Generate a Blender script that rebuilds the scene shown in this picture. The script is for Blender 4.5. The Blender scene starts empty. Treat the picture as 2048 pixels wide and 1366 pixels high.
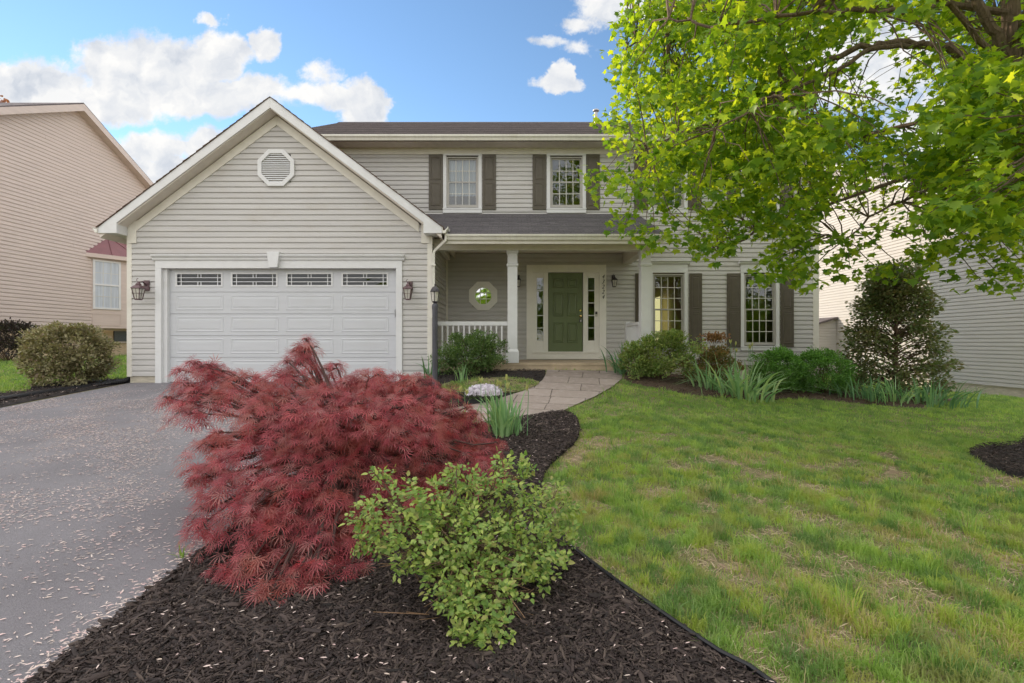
import bpy, math, random
import numpy as np
from mathutils import Vector, Matrix
from mathutils.geometry import delaunay_2d_cdt

# ------------------------------------------------------------------ camera, world, sun, exposure
SC = bpy.context.scene
COL = SC.collection
random.seed(7)
RNG = np.random.default_rng(11)
F = 1000.0            # focal length in pixels of the 2048 px wide photograph
cam_d = bpy.data.cameras.new("camera"); cam = bpy.data.objects.new("camera", cam_d); COL.objects.link(cam)
cam_d.sensor_width = 36; cam_d.lens = 36 * F / 2048; cam_d.clip_start = 0.05; cam_d.clip_end = 2000
cam.location = (0, 0, 0); cam.rotation_euler = (math.radians(90), 0, 0)
SC.camera = cam
SC.view_settings.view_transform = 'Standard'; SC.view_settings.look = 'None'
SC.view_settings.exposure = 0.84; SC.view_settings.gamma = 1
SC.cycles.use_denoising = True
SC.cycles.max_bounces = 7; SC.cycles.transparent_max_bounces = 12
SC.cycles.use_adaptive_sampling = True; SC.cycles.adaptive_threshold = 0.02
SC.cycles.caustics_reflective = False; SC.cycles.caustics_refractive = False

SUN_EL = math.radians(19)
SUN_DIR = Vector((-math.cos(SUN_EL) * 0.80, math.cos(SUN_EL) * 0.60, math.sin(SUN_EL)))   # towards the sun
sd = bpy.data.lights.new("sun", 'SUN'); sd.energy = 2.4; sd.angle = math.radians(0.6); sd.color = (1, 0.84, 0.66)
so = bpy.data.objects.new("sun", sd); COL.objects.link(so)
so.rotation_euler = SUN_DIR.to_track_quat('Z', 'Y').to_euler()

W = bpy.data.worlds.new("World"); SC.world = W; W.use_nodes = True

class NT:
    """small helper for node trees"""
    def __init__(s, nt): s.nt = nt; nt.nodes.clear()
    def n(s, t, **kw):
        nd = s.nt.nodes.new(t)
        for k, v in kw.items():
            if k.startswith('i_'):
                key = k[2:]; key = int(key) if key.isdigit() else key.replace('_', ' ')
                s.set(nd.inputs[key], v)
            else: setattr(nd, k, v)
        return nd
    def set(s, inp, v):
        if isinstance(v, bpy.types.NodeSocket): s.nt.links.new(v, inp)
        elif isinstance(v, bpy.types.Node): s.nt.links.new(v.outputs[0], inp)
        else: inp.default_value = v
    def m(s, op, a, b=0.0, c=0.0, clamp=False):
        nd = s.nt.nodes.new('ShaderNodeMath'); nd.operation = op; nd.use_clamp = clamp
        s.set(nd.inputs[0], a); s.set(nd.inputs[1], b); s.set(nd.inputs[2], c); return nd.outputs[0]
    def v(s, op, a, b=(0, 0, 0)):
        nd = s.nt.nodes.new('ShaderNodeVectorMath'); nd.operation = op
        s.set(nd.inputs[0], a); s.set(nd.inputs[1], b)
        return nd.outputs['Value'] if op in ('LENGTH', 'DOT_PRODUCT') else nd.outputs[0]
    def mix(s, f, a, b, blend='MIX'):
        nd = s.nt.nodes.new('ShaderNodeMix'); nd.data_type = 'RGBA'; nd.blend_type = blend
        s.set(nd.inputs[0], f); s.set(nd.inputs[6], a); s.set(nd.inputs[7], b); return nd.outputs[2]
    def ramp(s, f, stops, interp='LINEAR'):
        nd = s.nt.nodes.new('ShaderNodeValToRGB'); nd.color_ramp.interpolation = interp
        e = nd.color_ramp.elements
        while len(e) > 1: e.remove(e[0])
        e[0].position, e[0].color = stops[0][0], (*stops[0][1], 1)
        for p, c in stops[1:]:
            x = e.new(p); x.color = (*c, 1)
        s.set(nd.inputs[0], f); return nd.outputs[0]
    def smooth(s, v, a, b):
        nd = s.nt.nodes.new('ShaderNodeMapRange'); nd.interpolation_type = 'SMOOTHSTEP'
        s.set(nd.inputs[0], v); nd.inputs[1].default_value = a; nd.inputs[2].default_value = b; return nd.outputs[0]
    def noise(s, vec, scale, detail=4, rough=0.5, dist=0.0, col=False):
        nd = s.nt.nodes.new('ShaderNodeTexNoise'); s.set(nd.inputs['Vector'], vec)
        nd.inputs['Scale'].default_value = scale; nd.inputs['Detail'].default_value = detail
        nd.inputs['Roughness'].default_value = rough; nd.inputs['Distortion'].default_value = dist
        return nd.outputs['Color'] if col else nd.outputs['Fac']

def rgb(*c): return (c[0], c[1], c[2], 1)

def build_world():
    t = NT(W.node_tree)
    tc = t.n('ShaderNodeTexCoord').outputs['Generated']
    sky = t.n('ShaderNodeTexSky', sky_type='NISHITA', sun_disc=False, sun_elevation=SUN_EL,
              sun_rotation=math.atan2(SUN_DIR.x, SUN_DIR.y), air_density=1.0, dust_density=0.0, ozone_density=1.5)
    sep = t.n('ShaderNodeSeparateXYZ', i_0=tc)
    x, y, z = sep.outputs
    ys = t.m('MAXIMUM', y, 0.05)
    u = t.m('DIVIDE', x, ys); v = t.m('DIVIDE', z, ys)
    uv = t.n('ShaderNodeCombineXYZ', i_0=u, i_1=v).outputs[0]
    wob = t.v('SUBTRACT', t.noise(uv, 7, 5, 0.6, col=True), (0.5, 0.5, 0.5))
    p = t.v('ADD', uv, t.v('MULTIPLY', wob, (0.10, 0.075, 0)))
    wob2 = t.v('SUBTRACT', t.noise(uv, 28, 5, 0.6, col=True), (0.5, 0.5, 0.5))
    p = t.v('ADD', p, t.v('MULTIPLY', wob2, (0.028, 0.024, 0)))
    blobs = [(300, 150, 165, 88, 1), (215, 120, 60, 50, .9), (60, 185, 150, 70, 1), (190, 205, 150, 45, 1), (430, 110, 70, 55, 1),
             (520, 88, 42, 34, 1), (470, 180, 130, 36, .9), (400, 205, 190, 26, .7), (620, 190, 85, 22, .65), (728, 214, 60, 58, 1.2), (745, 195, 40, 36, 1.1),
             (690, 195, 50, 26, .9), (640, 150, 40, 28, .4), (300, 290, 90, 34, .8), (420, 290, 60, 44, 1), (310, 335, 90, 36, 1),
             (420, 38, 30, 14, .7), (1113, 152, 26, 30, 1.1), (1112, 172, 52, 20, 1), (1240, 8, 95, 42, 1.1), (1165, 42, 42, 20, .55),
             (1330, 0, 90, 60, 1), (1095, 82, 42, 12, .4), (1155, 95, 30, 16, .3), (1700, 120, 190, 110, .9), (1950, 260, 190, 90, .9)]
    d = None
    for (cx, cy, rx, ry, s) in blobs:
        c = ((cx - 1024) / F, (683 - cy) / F, 0)
        q = t.v('MULTIPLY', t.v('SUBTRACT', p, c), (F / rx, F / ry, 0))
        e = t.m('MULTIPLY', t.m('SUBTRACT', 1.0, t.m('POWER', t.v('LENGTH', q), 2.0)), s)
        e = t.m('MAXIMUM', e, -1.0)
        d = e if d is None else t.m('SMOOTH_MAX', d, e, 0.25)
    mask_f = t.smooth(t.m('ADD', d, t.m('MULTIPLY_ADD', t.noise(uv, 30, 8, 0.7), 1.3, -0.65)), -0.25, 0.48)
    # cloud modelling: brighter towards the top left of each billow
    n1 = t.noise(p, 9, 5, 0.5); n2 = t.noise(t.v('ADD', p, (0.014, -0.026, 0)), 9, 5, 0.5)
    lit = t.m('MULTIPLY_ADD', t.m('SUBTRACT', n1, n2), 2.9, 0.70, clamp=True)
    bulk = t.smooth(t.noise(p, 4.5, 3, 0.5), 0.30, 0.72)
    lit = t.m('MULTIPLY_ADD', bulk, -0.34, t.m('ADD', lit, 0.16), clamp=True)
    ccol = t.ramp(lit, [(0, (0.50, 0.56, 0.66)), (0.45, (0.74, 0.77, 0.82)), (1, (0.98, 0.97, 0.95))])
    # the rest of the sky: bright clouds overhead and behind, added as fill light
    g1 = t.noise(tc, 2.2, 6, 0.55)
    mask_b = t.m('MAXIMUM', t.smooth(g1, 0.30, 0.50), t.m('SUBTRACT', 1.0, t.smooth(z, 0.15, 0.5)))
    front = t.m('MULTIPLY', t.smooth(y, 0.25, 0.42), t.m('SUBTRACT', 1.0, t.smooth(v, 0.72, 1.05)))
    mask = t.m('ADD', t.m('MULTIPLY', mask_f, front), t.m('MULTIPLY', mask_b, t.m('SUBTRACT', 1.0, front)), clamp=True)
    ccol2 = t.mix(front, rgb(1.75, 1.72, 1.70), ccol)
    above = t.smooth(z, -0.02, 0.02)
    skyc = t.mix(1.0, sky.outputs[0], rgb(SKYG[0], SKYG[1], SKYG[2]), 'MULTIPLY')
    bg = t.n('ShaderNodeBackground', i_Color=skyc, i_Strength=SKY_S)
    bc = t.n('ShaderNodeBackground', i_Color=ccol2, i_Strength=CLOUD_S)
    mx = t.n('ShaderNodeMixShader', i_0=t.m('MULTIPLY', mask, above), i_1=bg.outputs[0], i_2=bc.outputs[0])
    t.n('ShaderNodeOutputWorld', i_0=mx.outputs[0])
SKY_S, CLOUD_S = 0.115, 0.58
SKYG = (0.95, 1.05, 1.12)
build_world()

# ------------------------------------------------------------------ materials
def mat(name, col, rough=0.6, spec=0.4, metal=0.0, var=0.0, vscale=6.0, bump=0.0, bscale=60.0, stretch=(1, 1, 1), dirt=None, dscale=1.2):
    m = bpy.data.materials.new(name); m.use_nodes = True; t = NT(m.node_tree)
    oc = t.n('ShaderNodeTexCoord').outputs['Object']
    vec = t.v('MULTIPLY', oc, stretch)
    c = rgb(*col)
    if var > 0:
        f = t.noise(vec, vscale, 6, 0.6)
        c = t.mix(t.smooth(f, 0.3, 0.7), rgb(*[k * (1 - var) for k in col]), rgb(*[min(1, k * (1 + var)) for k in col]))
    if dirt is not None:
        f = t.noise(t.v('MULTIPLY', oc, (1, 1, 2.5)), dscale, 7, 0.65)
        c = t.mix(t.m('MULTIPLY', t.smooth(f, 0.48, 0.78), 0.55), c, rgb(*dirt))
    b = t.n('ShaderNodeBsdfPrincipled', i_Base_Color=c, i_Roughness=rough, i_Metallic=metal)
    b.inputs['Specular IOR Level'].default_value = spec
    if bump > 0:
        bn = t.n('ShaderNodeBump', i_Height=t.noise(vec, bscale, 4, 0.6), i_Strength=bump, i_Distance=0.01)
        t.nt.links.new(bn.outputs[0], b.inputs['Normal'])
    t.n('ShaderNodeOutputMaterial', i_0=b.outputs[0])
    return m

def leaf_mat(name, cols, trans=0.35, tcol=None, rough=0.45, spec=0.35, patch=None, vein=0.0):
    m = bpy.data.materials.new(name); m.use_nodes = True; t = NT(m.node_tree)
    geo = t.n('ShaderNodeNewGeometry')
    r = geo.outputs['Random Per Island']
    stops = [(i / (len(cols) - 1), c) for i, c in enumerate(cols)]
    c = t.ramp(r, stops)
    if patch:
        f = t.smooth(t.noise(geo.outputs['Position'], patch[1], 3, 0.6), 0.45, 0.65)
        c = t.mix(t.m('MULTIPLY', f, patch[2]), c, rgb(*patch[0]))
    b = t.n('ShaderNodeBsdfPrincipled', i_Base_Color=c, i_Roughness=rough)
    b.inputs['Specular IOR Level'].default_value = spec
    tc_ = t.mix(1.0, c, rgb(*(tcol or (1.5, 1.6, 0.7))), 'MULTIPLY')
    tr = t.n('ShaderNodeBsdfTranslucent', i_Color=tc_)
    mx = t.n('ShaderNodeMixShader', i_0=trans, i_1=b.outputs[0], i_2=tr.outputs[0])
    t.n('ShaderNodeOutputMaterial', i_0=mx.outputs[0])
    return m

def glass_mat(name, tint=(0.9, 0.95, 0.95), refl=0.12, rough=0.0, wavy=0.0):
    m = bpy.data.materials.new(name); m.use_nodes = True; t = NT(m.node_tree)
    tr = t.n('ShaderNodeBsdfTransparent', i_Color=rgb(*tint))
    gl = t.n('ShaderNodeBsdfGlossy', i_Color=rgb(0.9, 0.93, 0.95), i_Roughness=rough)
    if wavy:
        geo = t.n('ShaderNodeTexCoord').outputs['Object']
        bn = t.n('ShaderNodeBump', i_Height=t.noise(geo, 2.5, 2), i_Strength=wavy, i_Distance=0.02)
        t.nt.links.new(bn.outputs[0], gl.inputs['Normal'])
    lw = t.n('ShaderNodeLayerWeight', i_Blend=0.35)
    f = t.m('MAXIMUM', t.m('MULTIPLY_ADD', lw.outputs['Fresnel'], 0.9, 0.0), refl, clamp=True)
    mx = t.n('ShaderNodeMixShader', i_0=f, i_1=tr.outputs[0], i_2=gl.outputs[0])
    t.n('ShaderNodeOutputMaterial', i_0=mx.outputs[0])
    return m

def shingle_mat(name, c1, c2, c3, axis=(0, 2), sc=1.0):
    m = bpy.data.materials.new(name); m.use_nodes = True; t = NT(m.node_tree)
    oc = t.n('ShaderNodeTexCoord').outputs['Object']
    s = t.n('ShaderNodeSeparateXYZ', i_0=oc)
    vec = t.n('ShaderNodeCombineXYZ', i_0=s.outputs[axis[0]], i_1=s.outputs[axis[1]]).outputs[0]
    br = t.nt.nodes.new('ShaderNodeTexBrick'); t.set(br.inputs['Vector'], vec)
    br.inputs['Color1'].default_value = rgb(*c1); br.inputs['Color2'].default_value = rgb(*c2)
    br.inputs['Mortar'].default_value = rgb(*[k * 0.35 for k in c1]); br.inputs['Scale'].default_value = 1
    br.inputs['Mortar Size'].default_value = 0.006; br.inputs['Brick Width'].default_value = 0.22 * sc
    br.inputs['Row Height'].default_value = 0.06 * sc; br.offset = 0.37; br.inputs['Mortar Smooth'].default_value = 0.3
    n = t.noise(oc, 5, 6, 0.7)
    c = t.mix(t.m('MULTIPLY', t.smooth(n, 0.4, 0.68), 0.7), br.outputs['Color'], rgb(*c3))
    g = t.noise(oc, 260, 2, 0.5)
    c = t.mix(0.35, c, t.ramp(g, [(0.3, (0.03, 0.03, 0.03)), (0.7, (0.22, 0.2, 0.2))]))
    b = t.n('ShaderNodeBsdfPrincipled', i_Base_Color=c, i_Roughness=0.9)
    bn = t.n('ShaderNodeBump', i_Height=t.m('ADD', br.outputs['Fac'], t.m('MULTIPLY', g, -0.4)), i_Strength=0.5, i_Distance=0.01)
    bn.invert = True
    t.nt.links.new(bn.outputs[0], b.inputs['Normal'])
    t.n('ShaderNodeOutputMaterial', i_0=b.outputs[0])
    return m

M = {}
M['siding'] = mat('cream vinyl siding', (0.512, 0.496, 0.480), 0.5, 0.35, var=0.075, vscale=1.3, bump=0.15, bscale=20, stretch=(0.22, 0.22, 8), dirt=(0.44, 0.40, 0.35))
M['siding_left'] = mat('peach vinyl siding', (0.60, 0.50, 0.455), 0.55, 0.3, var=0.05, vscale=2, bump=0.1, bscale=30, stretch=(0.6, 0.6, 7))
M['siding_right'] = mat('off white vinyl siding', (0.50, 0.475, 0.45), 0.55, 0.3, var=0.05, vscale=2, bump=0.1, bscale=30, stretch=(0.6, 0.6, 7))
M['trim'] = mat('white trim paint', (0.69, 0.69, 0.695), 0.45, 0.4, var=0.03, vscale=5, bump=0.06, bscale=20, dirt=(0.60, 0.585, 0.56))
M['creamtrim'] = mat('cream trim', (0.70, 0.67, 0.60), 0.5, 0.35, var=0.04, dirt=(0.60, 0.56, 0.48))
M['doortrim'] = mat('ivory trim paint', (0.80, 0.775, 0.71), 0.45, 0.4, var=0.03)
M['gdoor'] = mat('garage door paint', (0.555, 0.565, 0.59), 0.42, 0.4, var=0.025, vscale=3, bump=0.10, bscale=45, stretch=(0.5, 1, 6), dirt=(0.52, 0.52, 0.53))
M['soffit'] = mat('soffit panel', (0.68, 0.62, 0.56), 0.6, var=0.05)
M['gutter'] = mat('aluminium gutter', (0.74, 0.72, 0.65), 0.35, 0.5, var=0.05, stretch=(3, 1, 0.3), dirt=(0.5, 0.46, 0.36))
M['roof'] = shingle_mat('grey brown asphalt shingles', (0.125, 0.098, 0.102), (0.19, 0.155, 0.155), (0.09, 0.075, 0.08))
M['roofporch'] = shingle_mat('grey asphalt shingles', (0.115, 0.105, 0.118), (0.175, 0.16, 0.172), (0.085, 0.08, 0.09))
M['rooftrim'] = mat('shingle edge', (0.11, 0.07, 0.05), 0.9, var=0.4, vscale=30)
M['shutter'] = mat('olive brown shutter paint', (0.095, 0.080, 0.058), 0.5, 0.4, var=0.08, bump=0.05)
M['door'] = mat('green door paint', (0.13, 0.165, 0.075), 0.42, 0.45, var=0.06, vscale=3)
M['black'] = mat('black metal', (0.035, 0.03, 0.034), 0.4, 0.5, var=0.3, vscale=12)
M['bronze'] = mat('weathered plum brown metal', (0.11, 0.06, 0.066), 0.45, 0.5, var=0.3, vscale=20)
M['pole'] = mat('dark grey pole paint', (0.055, 0.055, 0.068), 0.4, 0.5, var=0.15)
M['lampglass'] = mat('frosted lamp glass', (0.55, 0.53, 0.48), 0.25, 0.6, var=0.1, vscale=20)
M['brass'] = mat('brass', (0.75, 0.55, 0.22), 0.25, metal=1)
M['steel'] = mat('galvanised steel', (0.35, 0.35, 0.36), 0.4, metal=0.7)
M['concrete'] = mat('tan concrete', (0.47, 0.37, 0.26), 0.85, var=0.14, vscale=4, bump=0.2, bscale=80, dirt=(0.34, 0.27, 0.19))
M['found'] = mat('painted parged foundation', (0.52, 0.47, 0.38), 0.85, var=0.15, vscale=6, bump=0.4, bscale=25, stretch=(1, 1, 4))
M['peach'] = mat('peach painted foundation', (0.62, 0.47, 0.32), 0.8, var=0.05, bump=0.2, bscale=30)
M['redmetal'] = mat('dark red metal roof', (0.20, 0.075, 0.085), 0.4, 0.5, var=0.08)
M['frame'] = mat('grey window frame', (0.42, 0.40, 0.37), 0.5, var=0.05)
M['muntin'] = mat('window grille', (0.62, 0.60, 0.55), 0.5)
M['glass'] = glass_mat('window glass', (0.75, 0.8, 0.78), 0.11, wavy=0.25)
M['glassdark'] = glass_mat('garage window glass', (0.5, 0.55, 0.55), 0.05, wavy=0.5)
M['glassoct'] = glass_mat('reflective window glass', (0.5, 0.55, 0.45), 0.6, wavy=0.6)
M['interior'] = mat('interior wall paint', (0.42, 0.35, 0.22), 0.8, var=0.1)
M['curtain'] = mat('sheer curtain', (0.52, 0.56, 0.62), 0.8, var=0.12, vscale=2, stretch=(14, 1, 0.3), bump=0.4, bscale=6)
M['bark'] = mat('grey brown bark', (0.16, 0.115, 0.085), 0.9, var=0.35, vscale=14, bump=0.9, bscale=30, stretch=(3, 3, 0.7))
M['twig'] = mat('brown twig', (0.13, 0.085, 0.055), 0.85, var=0.3, vscale=20)
M['redtwig'] = mat('dark red brown twig', (0.07, 0.035, 0.03), 0.8, var=0.3, vscale=20)
M['plastic'] = mat('black plastic', (0.012, 0.012, 0.015), 0.45, 0.4)

# ------------------------------------------------------------------ mesh helpers
class MB:
    def __init__(s): s.v = []; s.f = []; s.mi = []; s.cur = 0
    def add(s, vs, fs):
        o = len(s.v); s.v += [tuple(p) for p in vs]; s.f += [tuple(i + o for i in f) for f in fs]; s.mi += [s.cur] * len(fs)
    def quad(s, a, b, c, d): s.add([a, b, c, d], [(0, 1, 2, 3)])
    def box(s, x0, x1, y0, y1, z0, z1):
        s.add([(x0, y0, z0), (x1, y0, z0), (x1, y1, z0), (x0, y1, z0), (x0, y0, z1), (x1, y0, z1), (x1, y1, z1), (x0, y1, z1)],
              [(0, 3, 2, 1), (4, 5, 6, 7), (0, 1, 5, 4), (1, 2, 6, 5), (2, 3, 7, 6), (3, 0, 4, 7)])
    def prism(s, pts, y0, y1):          # polygon in x,z (counter-clockwise seen from -y) pushed along y
        n = len(pts)
        s.add([(p[0], y0, p[1]) for p in pts] + [(p[0], y1, p[1]) for p in pts],
              [tuple(range(n)), tuple(range(2 * n - 1, n - 1, -1))] + [(i + n, (i + 1) % n + n, (i + 1) % n, i) for i in range(n)])
    def prismx(s, pts, x0, x1):         # polygon in y,z pushed along x
        n = len(pts)
        s.add([(x0, p[0], p[1]) for p in pts] + [(x1, p[0], p[1]) for p in pts],
              [tuple(range(n)), tuple(range(2 * n - 1, n - 1, -1))] + [(i + n, (i + 1) % n + n, (i + 1) % n, i) for i in range(n)])
    def ring(s, cx, cz, r_in, r_out, y0, y1, n=8, rot=None):
        rot = math.pi / n if rot is None else rot
        A = [(cx + math.cos(rot + 2 * math.pi * i / n) * r_out, cz + math.sin(rot + 2 * math.pi * i / n) * r_out) for i in range(n)]
        B = [(cx + math.cos(rot + 2 * math.pi * i / n) * r_in, cz + math.sin(rot + 2 * math.pi * i / n) * r_in) for i in range(n)]
        for i in range(n):
            j = (i + 1) % n
            s.add([(A[i][0], y0, A[i][1]), (A[j][0], y0, A[j][1]), (B[j][0], y0, B[j][1]), (B[i][0], y0, B[i][1]),
                   (A[i][0], y1, A[i][1]), (A[j][0], y1, A[j][1]), (B[j][0], y1, B[j][1]), (B[i][0], y1, B[i][1])],
                  [(0, 1, 2, 3), (0, 4, 5, 1), (3, 2, 6, 7), (7, 6, 5, 4)])
    def tube(s, pts, rad, n=8, cap=True):
        pts = [Vector(p) for p in pts]; k = len(pts)
        if not hasattr(rad, '__len__'): rad = [rad] * k
        o = len(s.v); up = Vector((0.13, 0.21, 0.97))
        for i, p in enumerate(pts):
            d = (pts[min(i + 1, k - 1)] - pts[max(i - 1, 0)])
            if d.length < 1e-9: d = Vector((0, 0, 1))
            d.normalize(); a = d.cross(up)
            if a.length < 0.1: a = d.cross(Vector((1, 0, 0)))
            a.normalize(); b = d.cross(a)
            for j in range(n):
                t = 2 * math.pi * j / n
                q = p + (a * math.cos(t) + b * math.sin(t)) * rad[i]; s.v.append(tuple(q))
        for i in range(k - 1):
            for j in range(n):
                j2 = (j + 1) % n
                s.f.append((o + i * n + j, o + i * n + j2, o + (i + 1) * n + j2, o + (i + 1) * n + j)); s.mi.append(s.cur)
        if cap:
            s.f.append(tuple(o + j for j in range(n - 1, -1, -1))); s.mi.append(s.cur)
            s.f.append(tuple(o + (k - 1) * n + j for j in range(n))); s.mi.append(s.cur)
    def lathe(s, prof, c, n=16, flat=False):     # prof: (radius, z) from the bottom up about a vertical axis through c
        o = len(s.v)
        for (r, z) in prof:
            for j in range(n):
                t = 2 * math.pi * (j + 0.5) / n
                s.v.append((c[0] + r * math.cos(t), c[1] + r * math.sin(t), c[2] + z))
        for i in range(len(prof) - 1):
            for j in range(n):
                j2 = (j + 1) % n
                s.f.append((o + i * n + j, o + i * n + j2, o + (i + 1) * n + j2, o + (i + 1) * n + j)); s.mi.append(s.cur)
        s.f.append(tuple(o + j for j in range(n - 1, -1, -1))); s.mi.append(s.cur)
        s.f.append(tuple(o + (len(prof) - 1) * n + j for j in range(n))); s.mi.append(s.cur)
    def build(s, name, m, parent=None, smooth=False, bevel=0.0):
        me = bpy.data.meshes.new(name); me.from_pydata(s.v, [], s.f)
        ms = m if isinstance(m, (list, tuple)) else [m]
        for k in ms: me.materials.append(k)
        if len(ms) > 1: me.polygons.foreach_set('material_index', s.mi)
        if smooth: me.polygons.foreach_set('use_smooth', [True] * len(s.f))
        me.validate(); me.update()
        o = bpy.data.objects.new(name, me); COL.objects.link(o)
        if parent is not None: setpar(o, parent)
        if bevel > 0:
            b = o.modifiers.new('bevel', 'BEVEL'); b.width = bevel; b.segments = 2; b.limit_method = 'ANGLE'
        return o

def wloc(o):
    v = Vector((0, 0, 0))
    while o is not None: v = v + o.location; o = o.parent
    return v
def setpar(o, parent):
    """parent without moving: every parent here is unrotated, so only its offset is taken off"""
    o.parent = parent; o.location = o.location - wloc(parent)

def empty(name, loc, label, cat, group=None):
    o = bpy.data.objects.new(name, None); COL.objects.link(o); o.location = loc; o.empty_display_size = 0.2
    return tag(o, label, cat, group)
def tag(o, label=None, cat=None, group=None, kind=None):
    if label: o['label'] = label
    if cat: o['category'] = cat
    if group: o['group'] = group
    if kind: o['kind'] = kind
    return o

def X(px, y): return (px - 1024) / F * y
def Z(py, y): return (683 - py) / F * y

def np_mesh(name, verts, faces, m, smooth=False, parent=None):
    """verts (n,3); faces (k,3) or (k,4) arrays"""
    me = bpy.data.meshes.new(name); me.vertices.add(len(verts)); me.vertices.foreach_set('co', np.asarray(verts, np.float32).ravel())
    fl = [np.asarray(f, np.int32) for f in (faces if isinstance(faces, list) else [faces]) if len(f)]
    tot = np.concatenate([np.full(len(f), f.shape[1], np.int32) for f in fl])
    idx = np.concatenate([f.ravel() for f in fl])
    me.loops.add(len(idx)); me.loops.foreach_set('vertex_index', idx)
    me.polygons.add(len(tot)); st = np.zeros(len(tot), np.int32); st[1:] = np.cumsum(tot)[:-1]
    me.polygons.foreach_set('loop_start', st)
    if smooth: me.polygons.foreach_set('use_smooth', np.ones(len(tot), bool))
    for k in (m if isinstance(m, (list, tuple)) else [m]): me.materials.append(k)
    me.update(calc_edges=True); me.validate()
    o = bpy.data.objects.new(name, me); COL.objects.link(o)
    if parent is not None: setpar(o, parent)
    return o

def unit(a): return a / np.maximum(np.linalg.norm(a, axis=1, keepdims=True), 1e-9)
def leaves(P, D, N, S, tv, tf):
    """one leaf template at every point: D leaf axis, N leaf normal, S size. Returns verts, faces."""
    D = unit(D); Sd = unit(np.cross(D, N)); Nn = np.cross(Sd, D)
    tv = np.asarray(tv, float)
    V = P[:, None, :] + S[:, None, None] * (tv[None, :, 0, None] * Sd[:, None, :] + tv[None, :, 1, None] * D[:, None, :] + tv[None, :, 2, None] * Nn[:, None, :])
    n, k = len(P), len(tv); out = []
    for L in (3, 4):
        fs = np.array([f for f in tf if len(f) == L], int)
        if len(fs): out.append((fs[None] + (np.arange(n) * k)[:, None, None]).reshape(-1, L))
    return V.reshape(-1, 3), out
def foliage(name, sets, m, parent=None, smooth=False):
    vs, f3, f4, o = [], [], [], 0
    for V, fl in sets:
        vs.append(V)
        for f in fl: (f3 if f.shape[1] == 3 else f4).append(f + o)
        o += len(V)
    fl = ([np.concatenate(f3)] if f3 else []) + ([np.concatenate(f4)] if f4 else [])
    return np_mesh(name, np.concatenate(vs), fl, m, smooth, parent)
def rdir(n):
    a = RNG.normal(size=(n, 3)); return unit(a)

# ------------------------------------------------------------------ terrain
def sm(a, b, x):
    t = np.clip((x - a) / (b - a), 0, 1); return t * t * (3 - 2 * t)
def ground_z(x, y):
    x = np.asarray(x, float); y = np.asarray(y, float)
    z = -1.5 + 0.0705 * (np.clip(y, -2.5, 10.65) - 2)
    z = z - np.minimum(0.058 * np.maximum(x - 2, 0), 0.8)
    z = z + 0.25 * sm(8.0, 10.9, y) * (1 - sm(2.4, 5.0, x)) * sm(-2.3, -1.2, x)
    z = z + 0.32 * sm(-9.0, -13.0, x) * sm(9.5, 14, y)
    z = z + 0.05 * sm(3.0, 6.0, x) * np.sin(x * 0.9 + y * 0.7)
    return z
def gz(x, y): return float(ground_z(x, y))
def UP(px, py):
    """where the sight line through a pixel meets the terrain"""
    a, b = 0.8, 60.0; u = (px - 1024) / F; v = (683 - py) / F
    h = lambda Y: v * Y - gz(u * Y, Y)
    for _ in range(60):
        c = (a + b) / 2
        if h(c) > 0: a = c
        else: b = c
    return (u * a, a)
def inside(poly, x, y):
    x = np.asarray(x); y = np.asarray(y); r = np.zeros(x.shape, bool); n = len(poly)
    for i in range(n):
        x0, y0 = poly[i]; x1, y1 = poly[(i + 1) % n]
        if y0 == y1: continue
        c = ((y0 > y) != (y1 > y)) & (x < (x1 - x0) * (y - y0) / (y1 - y0) + x0)
        r ^= c
    return r
def smooth_poly(pts, it=2):
    for _ in range(it):
        q = []
        for i in range(len(pts)):
            a, b = pts[i], pts[(i + 1) % len(pts)]
            q += [(a[0] * .75 + b[0] * .25, a[1] * .75 + b[1] * .25), (a[0] * .25 + b[0] * .75, a[1] * .25 + b[1] * .75)]
        pts = q
    return pts
def sheet(name, poly, m, lift, step=0.25, mound=0.0, jit=0.0):
    xs = [p[0] for p in poly]; ys = [p[1] for p in poly]
    gx, gy = np.meshgrid(np.arange(min(xs) + step / 2, max(xs), step), np.arange(min(ys) + step / 2, max(ys), step))
    gx, gy = gx.ravel(), gy.ravel()
    if jit: gx = gx + RNG.uniform(-jit, jit, gx.shape); gy = gy + RNG.uniform(-jit, jit, gy.shape)
    k = inside(poly, gx, gy)
    pts = [Vector(p) for p in poly] + [Vector((a, b)) for a, b in zip(gx[k], gy[k])]
    r = delaunay_2d_cdt(pts, [], [list(range(len(poly)))], 1, 1e-5)
    v2 = np.array([tuple(p) for p in r[0]])
    z = ground_z(v2[:, 0], v2[:, 1]) + lift
    if mound:
        P = np.array(poly); d = np.full(len(v2), 9.0)
        for i in range(len(P)):
            a = P[i]; b = P[(i + 1) % len(P)]; ab = b - a
            t = np.clip(((v2 - a) @ ab) / max(ab @ ab, 1e-9), 0, 1)
            d = np.minimum(d, np.linalg.norm(v2 - a - t[:, None] * ab, axis=1))
        z = z + mound * sm(0, 0.35, d)
    fs = np.array([f for f in r[2] if len(f) == 3], int)
    a, b, c = v2[fs[:, 0]], v2[fs[:, 1]], v2[fs[:, 2]]
    cr = (b - a)[:, 0] * (c - a)[:, 1] - (b - a)[:, 1] * (c - a)[:, 0]
    fs[cr < 0] = fs[cr < 0][:, ::-1]
    return np_mesh(name, np.column_stack([v2, z]), fs, m, smooth=True)

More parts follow.
